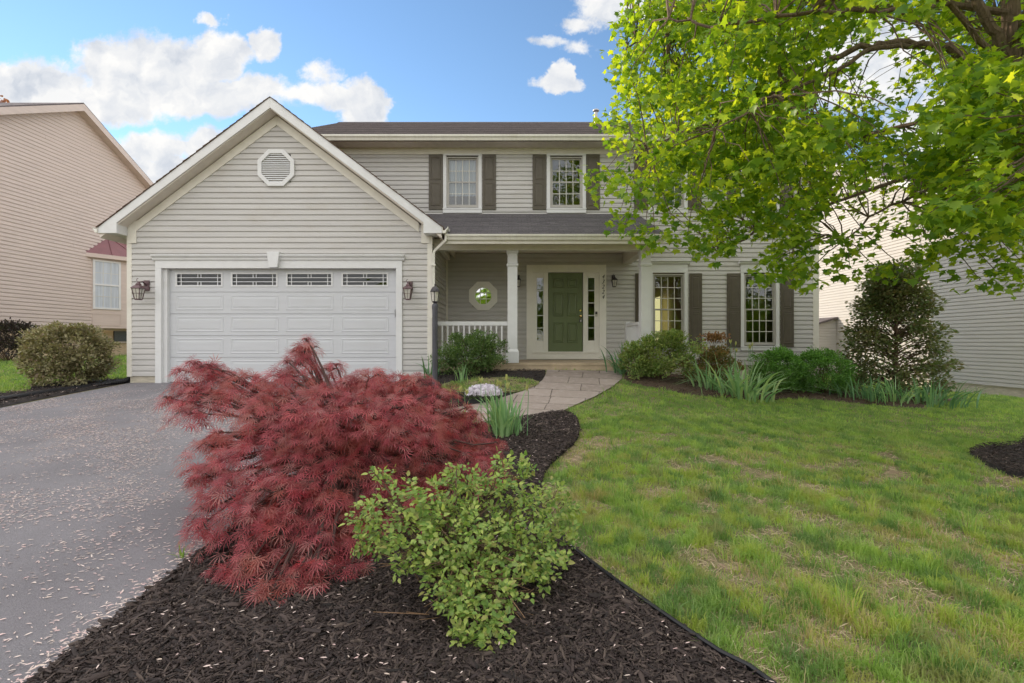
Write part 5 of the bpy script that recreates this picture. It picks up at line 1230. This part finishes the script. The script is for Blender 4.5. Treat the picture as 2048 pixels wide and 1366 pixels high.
iris('sparse iris clump under the left side of the holly', 1745, 9.9, 38, 0.55, 0.015, 0.18, 0.5, m='irisdark')
iris('iris clump with one tall shoot under the middle of the holly', 1790, 9.8, 44, 0.62, 0.016, 0.2, 0.6)
iris('wide arching iris clump at the right end of the front bed', 1862, 9.9, 95, 0.66, 0.018, 0.30, 0.9, m='irisdark')
iris('narrow strap leaved clump at the garage corner behind the lamp post', 858, 10.3, 16, 0.62, 0.017, 0.06, 0.6, m='irisdark')
iris('few thin iris blades in front of the porch shrub', 925, 9.65, 11, 0.42, 0.013, 0.08, 0.3)
iris('grassy weed tuft in the mulch at the driveway edge', 365, 3.25, 10, 0.10, 0.0035, 0.02, 0.5, m='grass', name='weed_tuft', group=None)

ph = empty('phlox_plant', (X(968, 8.45), 8.45, gz(X(968, 8.45), 8.45)), 'low mound of pale lilac phlox flowers beside the walkway', 'plant')
c = (ph.location.x, ph.location.y, ph.location.z + 0.12); foliage('foliage', [shrub_leaves(c, (.30, .22, .13), 1400, .03, NARROW, inner=.5)], M['azalea'], ph)
n = 900; q = rdir(n); q[:, 2] = np.abs(q[:, 2]); P = np.array(c) + q * np.array([.29, .21, .15]) * RNG.uniform(.9, 1.12, n)[:, None] + np.array([0, 0, .02])
foliage('flowers', [leaves(P, rdir(n), q + RNG.normal(0, .3, (n, 3)), np.full(n, .03), *star([(0, 1, .3), (72, 1, .3), (144, 1, .3), (216, 1, .3), (288, 1, .3)]))], M['phlox'], ph)
shrub('small_shrub', 'small bronze green plant between the lamp post and the phlox', 905, 800, 8.7, 0.42, 0.26, 0.4, 700, 0.03, NARROW, M['rusty'], cat='plant', stem=6, spray=False)

# ---- the red weeping maple
rx, ry = -1.25, 4.0; rg = gz(rx, ry)
red = empty('japanese_maple', (rx, ry, rg), 'weeping red laceleaf Japanese maple in the front mulch bed', 'tree')
def red_maple():
    s = MB(); sets = []
    limbs = []
    trunk = [(rx, ry, rg - .05), (rx - .05, ry + .02, rg + .18), (rx + .02, ry - .03, rg + .36), (rx - .03, ry + .02, rg + .55)]
    s.tube(trunk, [.055, .05, .045, .035], 9)
    # shelves of foliage: (px, py, Y, half width m, half depth, cap height)
    sh = [(415, 745, 4.4, .22, .22, .09), (475, 765, 4.3, .30, .28, .10), (400, 795, 4.2, .25, .2, .10), (375, 775, 4.3, .14, .16, .07), (450, 805, 4.1, .32, .25, .12), (380, 830, 3.9, .14, .12, .07), (540, 815, 4.0, .26, .3, .10),
          (600, 735, 4.4, .20, .2, .13), (575, 765, 4.3, .28, .25, .13), (640, 790, 4.3, .26, .25, .12), (610, 708, 4.5, .07, .08, .06), (560, 800, 4.1, .28, .25, .12),
          (720, 790, 4.6, .30, .3, .15), (790, 775, 4.6, .28, .3, .13), (770, 800, 4.4, .3, .3, .14), (840, 800, 4.5, .25, .25, .13), (760, 755, 4.7, .10, .1, .05), (870, 835, 4.4, .28, .28, .14), (690, 830, 4.3, .33, .3, .16), (800, 850, 4.2, .33, .3, .16),
          (920, 870, 4.4, .24, .25, .13), (960, 905, 4.3, .22, .22, .12), (910, 925, 4.1, .27, .25, .14), (860, 900, 4.1, .3, .28, .15), (960, 940, 4.0, .15, .18, .10), (880, 965, 3.9, .24, .22, .14),
          (490, 885, 3.8, .22, .22, .11), (560, 870, 3.9, .3, .3, .15), (650, 880, 3.9, .32, .3, .16), (740, 900, 3.9, .33, .3, .17), (430, 900, 3.7, .17, .2, .12), (500, 925, 3.6, .27, .27, .15), (590, 935, 3.6, .28, .28, .16), (680, 960, 3.6, .3, .28, .17), (780, 975, 3.7, .3, .28, .17), (830, 1010, 3.7, .25, .25, .15),
          (425, 960, 3.5, .14, .18, .13), (470, 985, 3.4, .2, .22, .15), (560, 1000, 3.3, .27, .25, .17), (650, 1030, 3.3, .27, .25, .17), (720, 1050, 3.4, .25, .25, .16), (420, 1030, 3.3, .14, .18, .13), (480, 1050, 3.2, .2, .2, .15), (400, 1060, 3.2, .08, .1, .08),
          (560, 1080, 3.1, .24, .22, .17), (640, 1100, 3.1, .2, .2, .16), (500, 1120, 3.05, .13, .15, .15), (570, 1150, 3.0, .12, .14, .14), (610, 1170, 2.95, .08, .1, .10), (545, 1215, 2.85, .07, .06, .07), (575, 1200, 2.85, .06, .06, .07), (700, 1110, 3.2, .18, .2, .14),
          (470, 1160, 3.0, .09, .1, .1), (600, 860, 4.4, .4, .4, .14), (700, 870, 4.8, .4, .4, .14), (560, 840, 4.7, .4, .4, .14),
              (650, 800, 3.9, .22, .2, .12), (720, 815, 3.9, .25, .2, .13), (800, 825, 3.85, .25, .22, .13), (700, 850, 3.6, .28, .2, .14), (790, 880, 3.6, .26, .2, .14), (860, 860, 3.9, .2, .2, .12), (620, 850, 3.6, .24, .2, .14), (740, 760, 4.2, .2, .2, .10), (830, 770, 4.3, .2, .2, .10), (700, 775, 4.2, .2, .2, .10), (660, 745, 4.4, .12, .12, .08), (880, 800, 4.3, .18, .2, .1),
              (590, 915, 4.0, .35, .3, .14), (620, 985, 3.6, .3, .25, .14), (760, 940, 4.0, .3, .3, .14), (545, 1190, 2.75, .09, .08, .10), (590, 1165, 2.8, .09, .08, .10), (490, 1150, 2.85, .09, .08, .1), (560, 1222, 2.66, .05, .05, .06), (520, 1200, 2.7, .05, .05, .07), (640, 1150, 2.85, .10, .08, .1), (700, 1150, 2.95, .12, .1, .1), (760, 870, 4.5, .4, .35, .14), (850, 870, 4.5, .3, .3, .14), (560, 850, 4.3, .25, .3, .13)]
    for i in range(110):      # thin outlying sprays that roughen the outline
        a_ = sh[RNG.integers(len(sh))]; k_ = RNG.uniform(.9, 1.35); an = RNG.uniform(0, 2 * np.pi)
        sh.append((a_[0] + math.cos(an) * a_[3] / a_[2] * 1000 * k_, a_[1] - abs(math.sin(an)) * 22 + RNG.uniform(-8, 30), a_[2] - math.sin(an) * .1, .05 + .05 * RNG.random(), .07, .05))
    for (px, py, Y, hw, hd, hc) in sh:
        cx, cz = X(px, Y), Z(py, Y)
        n = int(235 * (hw * hd / .075) ** .8) + 6
        a = RNG.uniform(0, 2 * np.pi, n); rr = RNG.random(n) ** .5
        wob = 1 + .25 * np.sin(a * 3 + px) + .12 * np.sin(a * 7 + py)
        x = cx + np.cos(a) * rr * hw * wob; y = Y + np.sin(a) * rr * hd * wob
        z = cz + hc * (0.9 - 1.5 * rr ** 2.6) + RNG.normal(0, .010, n) - RNG.random(n) ** 6 * .08
        g = ground_z(x, y) + .03; z = np.maximum(z, g)
        P = np.column_stack([x, y, z]); out = np.column_stack([np.cos(a), np.sin(a), np.zeros(n)])
        # overall fall of the plant away from its middle
        og = np.column_stack([x - rx, y - ry, np.zeros(n)]); og = og / np.maximum(np.linalg.norm(og, axis=1), .2)[:, None]
        D = out * (.5 + .4 * rr[:, None]) + og * .45 + RNG.normal(0, .42, (n, 3)) + np.array([0, 0, -1]) * (.15 + 1.0 * rr[:, None] ** 2)
        N = np.array([0, 0, 1.0]) + out * rr[:, None] * .9 + RNG.normal(0, .3, (n, 3)) + np.array([0, -.25, 0])
        sets.append(leaves(P, D, N, .070 * RNG.uniform(.55, 1.35, n), *DISSECT))
        # limb with a twisting course
        b = np.array(trunk[-1 if RNG.random() < .6 else -2]); e = np.array([cx, Y, cz + hc * .3]); k = 6; pts = []
        for i in range(k + 1):
            t = i / k; p = b + (e - b) * t; p[2] += math.sin(t * math.pi) * .05; p += RNG.normal(0, .018, 3) * (0 < i < k); pts.append(tuple(p))
        s.tube(pts, [.018 * (1 - .8 * i / k) + .002 for i in range(k + 1)], 5)
        for i in range(10):
            a2 = RNG.uniform(0, 2 * np.pi); q = e + np.array([math.cos(a2) * hw * .8, math.sin(a2) * hd * .8, -hc * .2])
            s.tube([tuple(e + np.array([0, 0, -.02])), tuple((e + q) / 2 + np.array([0, 0, hc * .3])), tuple(q)], [.004, .003, .0015], 4)
    foliage('crown', sets, M['redleaf'], red); s.build('trunk', M['redtwig'], red)
red_maple()

# ---- the rose bush in front
def rose():
    x0, y0 = X(930, 2.85), 2.85; g = gz(x0, y0)
    o = empty('rose_bush', (x0, y0, g), 'bright green small leaved rose bush in front of the red maple', 'shrub')
    s = MB(); sets = []; dead = MB()
    cl = [(780, 1000, 2.75, .16), (760, 1060, 2.75, .12), (720, 1025, 2.8, .07), (850, 1010, 2.8, .14), (830, 1075, 2.65, .16), (800, 1110, 2.6, .10), (900, 1000, 2.9, .15), (900, 1060, 2.7, .18), (960, 1020, 2.9, .17), (960, 1090, 2.7, .18), (890, 1120, 2.6, .14),
          (1020, 960, 3.0, .13), (1060, 990, 3.0, .14), (1100, 1000, 3.1, .12), (1040, 1040, 2.9, .17), (1100, 1060, 3.0, .14), (1020, 1100, 2.75, .18), (1080, 1110, 2.8, .14), (950, 1150, 2.6, .14), (1020, 1150, 2.65, .14), (1090, 1140, 2.75, .10), (880, 1160, 2.55, .09),
          (930, 1190, 2.5, .12), (990, 1190, 2.5, .10), (900, 1200, 2.48, .07), (960, 1235, 2.42, .08), (940, 1265, 2.38, .07), (960, 1300, 2.36, .07), (985, 1280, 2.36, .07), (925, 1290, 2.36, .05), (1000, 1265, 2.38, .05), (945, 1325, 2.34, .04),
          (930, 960, 3.0, .08), (870, 985, 2.8, .05), (905, 940, 2.95, .035), (760, 945, 2.9, .035), (1130, 1010, 3.15, .08), (1000, 930, 3.05, .05), (1045, 935, 3.05, .05), (720, 1085, 2.7, .05), (1120, 1090, 2.95, .08), (985, 975, 3.0, .1), (865, 1040, 2.75, .12)]
    for (px, py, Y, r) in cl:
        c = np.array([X(px, Y), Y, Z(py, Y)]); c[2] = max(c[2], gz(c[0], c[1]) + .05)
        r = r * .93; n = int(33 * (r / .12) ** 1.6) + 7
        q = rdir(n); P = c + q * r * RNG.random(n)[:, None] ** .4 * np.array([1.1, 1.1, .9]); P[:, 2] = np.maximum(P[:, 2], ground_z(P[:, 0], P[:, 1]) + .03)
        ax = q * .7 + RNG.normal(0, .5, (n, 3)) + np.array([0, -.2, .1]); ax = unit(ax); nn = unit(np.array([0, -.35, 1.0]) + RNG.normal(0, .4, (n, 3)))
        sd_ = unit(np.cross(ax, nn))
        for (t, sgn) in ((1.0, 0), (.62, 1), (.62, -1), (.28, 1), (.28, -1)):
            L = .043; Pl = P + ax * L * t * 1.0 + sd_ * sgn * .006; Dl = ax * (1 if sgn == 0 else .45) + sd_ * sgn * .9
            sets.append(leaves(Pl, Dl + RNG.normal(0, .08, (n, 3)), nn + RNG.normal(0, .12, (n, 3)), .028 * RNG.uniform(.55, 1.45, n) * (1.1 if sgn == 0 else .95), [(0, 0, 0), (.30, .30, .07), (.24, .68, .05), (0, 1.05, -.08), (-.24, .68, .05), (-.30, .30, .07)], [(0, 1, 2, 3), (0, 3, 4, 5)]))
        for i in range(max(2, int(n / 9))):
            e = P[RNG.integers(n)]; b = np.array([x0 + RNG.normal(0, .1), y0 + RNG.normal(0, .06), g]); m_ = (b + c) / 2 + RNG.normal(0, .03, 3) + np.array([0, 0, .06])
            s.tube([tuple(b), tuple(m_), tuple(c + RNG.normal(0, .02, 3)), tuple(e)], [.006, .005, .0035, .0015], 5)
    for i in range(34):
        b = np.array([x0 + RNG.normal(.02, .06), y0 - .05 + RNG.normal(0, .05), g + .3 * RNG.random()]); e = b + np.array([RNG.uniform(-.32, .36), RNG.uniform(-.42, -.05), RNG.uniform(-.15, .12)])
        e[2] = max(e[2], gz(e[0], e[1]) + .02); m_ = (b + e) / 2 + RNG.normal(0, .03, 3); dead.tube([tuple(b), tuple(m_), tuple(e)], [.005, .0035, .0015], 4)
        for k in range(2): f_ = e + RNG.normal(0, .07, 3); f_[2] = max(f_[2], gz(f_[0], f_[1]) + .02); dead.tube([tuple(m_ if k else (m_ + e) / 2), tuple(f_)], [.003, .0012], 4)
    foliage('foliage', sets, M['rose'], o); s.build('stems', M['twig'], o)
    dead.build('dead_twigs', mat('dry tan twigs', (0.28, 0.17, 0.10), 0.8, var=.2), o)
rose()

# ---- the big maple on the lawn
def big_maple():
    tx, ty = 7.05, 6.3; g = gz(tx, ty)
    o = empty('maple_tree', (tx, ty, g), 'large green maple overhanging the lawn from the right', 'tree')
    s = MB(); sets = []
    T = [(tx, ty, g - .1), (6.98, ty, g + .25), (6.8, 6.28, 0.2), (6.55, 6.2, 1.4), (6.30, 6.1, 2.5), (6.08, 6.05, 3.35), (6.02, 6.05, 4.2), (6.3, 6.2, 5.6), (6.2, 6.4, 7.2), (6.4, 6.5, 8.6)]
    s.tube(T, [.24, .19, .165, .15, .13, .115, .085, .07, .05, .03], 14)
    limbs = [
        [(6.08, 6.05, 3.3), (5.75, 6.0, 3.75), (5.45, 5.95, 4.25), (5.0, 5.8, 5.0), (4.4, 5.6, 5.9), (3.6, 5.4, 6.8)],
        [(6.2, 6.1, 3.0), (5.3, 6.1, 3.58), (4.75, 6.15, 3.68), (4.2, 6.2, 3.62), (3.65, 6.3, 3.40), (3.1, 6.35, 3.05), (2.4, 6.4, 2.75), (1.75, 6.5, 2.5)],
        [(5.0, 6.1, 3.65), (4.2, 5.9, 3.45), (3.5, 5.7, 3.0), (2.9, 5.5, 2.7), (2.2, 5.4, 2.3)],
        [(6.08, 6.05, 3.1), (4.9, 5.6, 3.75), (3.9, 5.3, 3.5), (3.0, 5.0, 3.3), (2.1, 5.0, 3.15), (1.6, 5.1, 3.3)],
        [(6.05, 6.0, 3.9), (4.6, 6.4, 4.6), (3.4, 6.8, 4.7), (2.3, 7.0, 4.4), (1.6, 7.0, 4.1)],
        [(6.5, 6.2, 1.7), (5.9, 6.1, 1.95), (5.25, 6.0, 1.95), (4.6, 6.1, 1.65), (4.1, 6.2, 1.25)],
        [(6.4, 6.15, 2.1), (5.6, 6.7, 2.3), (4.6, 7.2, 2.0), (3.7, 7.4, 1.7), (3.0, 7.3, 1.3)],
        [(6.3, 6.2, 2.6), (6.0, 7.3, 3.2), (5.4, 8.6, 3.4), (4.8, 9.4, 3.0)], [(6.2, 6.2, 3.5), (7.2, 7.2, 4.4), (8.0, 8.2, 5.2)],
        [(6.4, 6.1, 2.4), (7.5, 6.2, 3.0), (8.8, 6.2, 3.6), (10.0, 6.3, 4.0)], [(6.1, 6.0, 3.6), (5.5, 5.0, 4.3), (4.8, 4.3, 4.9), (4.2, 4.0, 5.4)],
        [(6.6, 6.1, 1.5), (6.3, 5.3, 1.9), (5.9, 4.7, 2.0), (5.2, 4.4, 1.7)], [(6.2, 6.4, 6.6), (5.0, 6.6, 7.4), (3.9, 6.9, 7.8)], [(6.3, 6.2, 5.6), (7.4, 5.8, 6.6), (8.4, 5.6, 7.2)]]
    rad = [.065, .05, .028, .03, .035, .028, .03, .04, .05, .06, .05, .03, .03, .03]
    nodes = []
    for L, r0 in zip(limbs, rad):
        q = []
        for i in range(len(L) - 1):
            for k in range(5):
                t = k / 5; q.append(np.array(L[i]) * (1 - t) + np.array(L[i + 1]) * t + RNG.normal(0, .018, 3))
        q.append(np.array(L[-1])); n = len(q)
        s.tube([tuple(p) for p in q], [r0 * (1 - .85 * i / n) + .004 for i in range(n)], 8)
        nodes += q[4:]
    nodes += [np.array(t) for t in T[5:]]
    nodes = np.array(nodes)
    env = [(1300, -60), (1262, 40), (1250, 60), (1250, 130), (1256, 200), (1222, 215), (1222, 255), (1248, 300), (1245, 325), (1196, 335), (1188, 375), (1232, 400), (1240, 440), (1262, 432), (1292, 400), (1310, 460), (1335, 468), (1375, 430), (1412, 470), (1450, 490), (1470, 420), (1520, 430),
           (1530, 500), (1550, 540), (1625, 550), (1640, 500), (1612, 430), (1660, 395), (1740, 445), (1800, 500), (1850, 505), (1900, 440), (1980, 450), (2060, 530), (2400, 560), (2400, -900), (1300, -900)]
    cen = np.array([6.2, 6.2, 4.6]); R = np.array([5.4, 4.2, 4.4])
    cl = []; tries = 0
    while len(cl) < 1750 and tries < 120000:
        tries += 1
        q = rdir(1)[0] * RNG.random() ** .38; c = cen + q * R
        if c[1] < 3.1 or c[2] < 0.15: continue
        px, py = 1024 + c[0] / c[1] * F, 683 - c[2] / c[1] * F
        mar = .06 / c[1] * F
        if px < 2080 and py > -40:
            if not inside(env, np.array([px, px - mar, px + mar * .7, px]), np.array([py, py, py, py + mar * 1.1])).all(): continue
            # open sky between the limbs
            if 1620 < px < 1880 and 30 < py < 260 and RNG.random() < .86: continue
            if clumpy(px / 90, py / 90) > .75 and RNG.random() < .75: continue
            if px > 1880 and py < 120 and c[1] < 6.3: continue
            if 1600 < px < 1850 and py > 370 and RNG.random() < .78: continue
            if c[1] < 4.2 and px < 1650: continue
            if 1480 < px < 1620 and 300 < py < 420 and RNG.random() < .55: continue
        else:
            if RNG.random() < .45: continue
        cl.append(c)
    k_ = 0
    while k_ < 230:      # the fullest part of the crown, out over the lawn
        px, py, Y = RNG.uniform(1250, 1660), RNG.uniform(-30, 430), RNG.uniform(5.6, 8.0)
        if not inside(env, np.array([px]), np.array([py]))[0]: continue
        cl.append(np.array([X(px, Y), Y, Z(py, Y)])); k_ += 1
    k_ = 0
    while k_ < 75:       # sprays hanging in front of the trunk
        px, py, Y = RNG.uniform(1860, 2080), RNG.uniform(110, 470), RNG.uniform(4.3, 5.6)
        cl.append(np.array([X(px, Y), Y, Z(py, Y)])); k_ += 1
    # the drooping fringe seen against the house and the neighbour's wall
    for (px, py, Y) in [(1215, 240, 6.6), (1232, 285, 6.6), (1190, 350, 6.6), (1205, 380, 6.6), (1240, 345, 6.5), (1250, 450, 6.4), (1240, 425, 6.4), (1310, 480, 6.3), (1290, 470, 6.4), (1375, 470, 6.2), (1400, 490, 6.2), (1430, 500, 6.2), (1455, 480, 6.2), (1440, 450, 6.3), (1350, 450, 6.3),
                        (1545, 520, 6.0), (1580, 545, 6.0), (1615, 555, 6.0), (1560, 470, 6.1), (1600, 500, 6.0), (1535, 545, 6.0), (1640, 480, 5.9), (1690, 500, 5.8), (1730, 470, 5.8), (1850, 500, 5.6), (1820, 540, 5.6), (1880, 510, 5.6), (1900, 490, 5.5), (1760, 540, 5.8), (1700, 535, 5.8), (1250, 60, 6.6), (1262, 30, 6.6), (1245, 100, 6.6), (1240, 150, 6.7),
                        (1990, 540, 5.5), (2030, 560, 5.5), (2040, 520, 5.4), (1990, 480, 5.5), (1960, 560, 5.5), (1935, 470, 5.5), (1500, 440, 6.2), (1480, 470, 6.2), (1520, 400, 6.2)]:
        cl.append(np.array([X(px, Y), Y, Z(py, Y)]))
    cl = np.array(cl)
    for c in cl:
        dd = np.linalg.norm(nodes - c, axis=1) + np.where(nodes[:, 2] < c[2] - 1.2, .5, 0); b = nodes[dd.argmin()]
        L = np.linalg.norm(c - b); k = 4; pts = []
        for i in range(k + 1):
            t = i / k; p = b + (c - b) * t; p[2] += math.sin(t * math.pi) * .10 * L; p += RNG.normal(0, .03, 3) * (0 < i < k); pts.append(tuple(p))
        s.tube(pts, [.0035 + .007 * min(L, 1.5) * (1 - i / k) for i in range(k + 1)], 4, cap=False)
        n = int(RNG.integers(28, 46)); q = rdir(n); P = c + q * np.array([.24, .24, .17]) * RNG.random(n)[:, None] ** .45 * RNG.uniform(.8, 1.25)
        a = RNG.uniform(0, 2 * np.pi, n)
        D = q * .5 + np.column_stack([np.cos(a), np.sin(a), np.zeros(n)]) * .6 + np.array([0, 0, -.75]) + RNG.normal(0, .25, (n, 3))
        N = np.column_stack([np.cos(a), np.sin(a), np.zeros(n)]) * .55 + np.array([0, 0, .9]) + RNG.normal(0, .3, (n, 3))
        sets.append(leaves(P, D, N, .092 * RNG.uniform(.45, 1.25, n), *MAPLE))
    foliage('crown', sets, M['maple'], o); s.build('trunk', M['bark'], o)
big_maple()

# far tree whose bronze top shows over the left neighbour's roof
ft = empty('far_tree', (-27.6, 26, -0.8), 'bronze leaved tree top over the left neighbour roof', 'tree')
s = MB(); s.tube([(-27.6, 26, -1), (-27.4, 26, 5), (-27.3, 26, 11)], [.25, .18, .05], 8); s.build('trunk', M['bark'], ft)
n = 9000; q = rdir(n) * RNG.random(n)[:, None] ** .4; P = np.array([-28.2, 26, 9.8]) + q * np.array([2.9, 2.6, 3.6]); foliage('crown', [leaves(P, rdir(n), rdir(n), np.full(n, .22), *OVAL)], LF('bronze leaves', [(0.22, 0.08, 0.05), (0.30, 0.13, 0.07)], .3), ft)

# trees across the street, behind the camera: what the window panes mirror
for (x, y, h, lab) in ((-9.5, -22, 6.5, 'leafy tree across the street, leftmost of five'), (-1.5, -20, 6.5, 'leafy tree across the street opposite the porch'), (6.0, -22, 7.0, 'leafy tree across the street opposite the right windows'),
                      (14.0, -21, 6.5, 'leafy tree across the street, second from the right'), (22.0, -22, 6.5, 'leafy tree across the street, rightmost of five')):
    g = gz(x, y); t_ = empty('street_tree', (x, y, g), lab, 'tree', 'trees across the street'); s = MB(); s.tube([(x, y, g - .1), (x + .1, y, g + h * .35), (x, y, g + h * .8)], [.22, .17, .05], 8); s.build('trunk', M['bark'], t_)
    n = 7000; q = rdir(n) * (0.6 + 0.4 * RNG.random(n)[:, None]) * (0.8 + 0.2 * np.sin(q_ := RNG.uniform(0, 6, n))[:, None]); P = np.array([x, y, g + h * .6]) + q * np.array([4.4, 3.0, h * .48])
    foliage('crown', [leaves(P, rdir(n), rdir(n), np.full(n, .42), *OVAL)], M['maple'], t_)
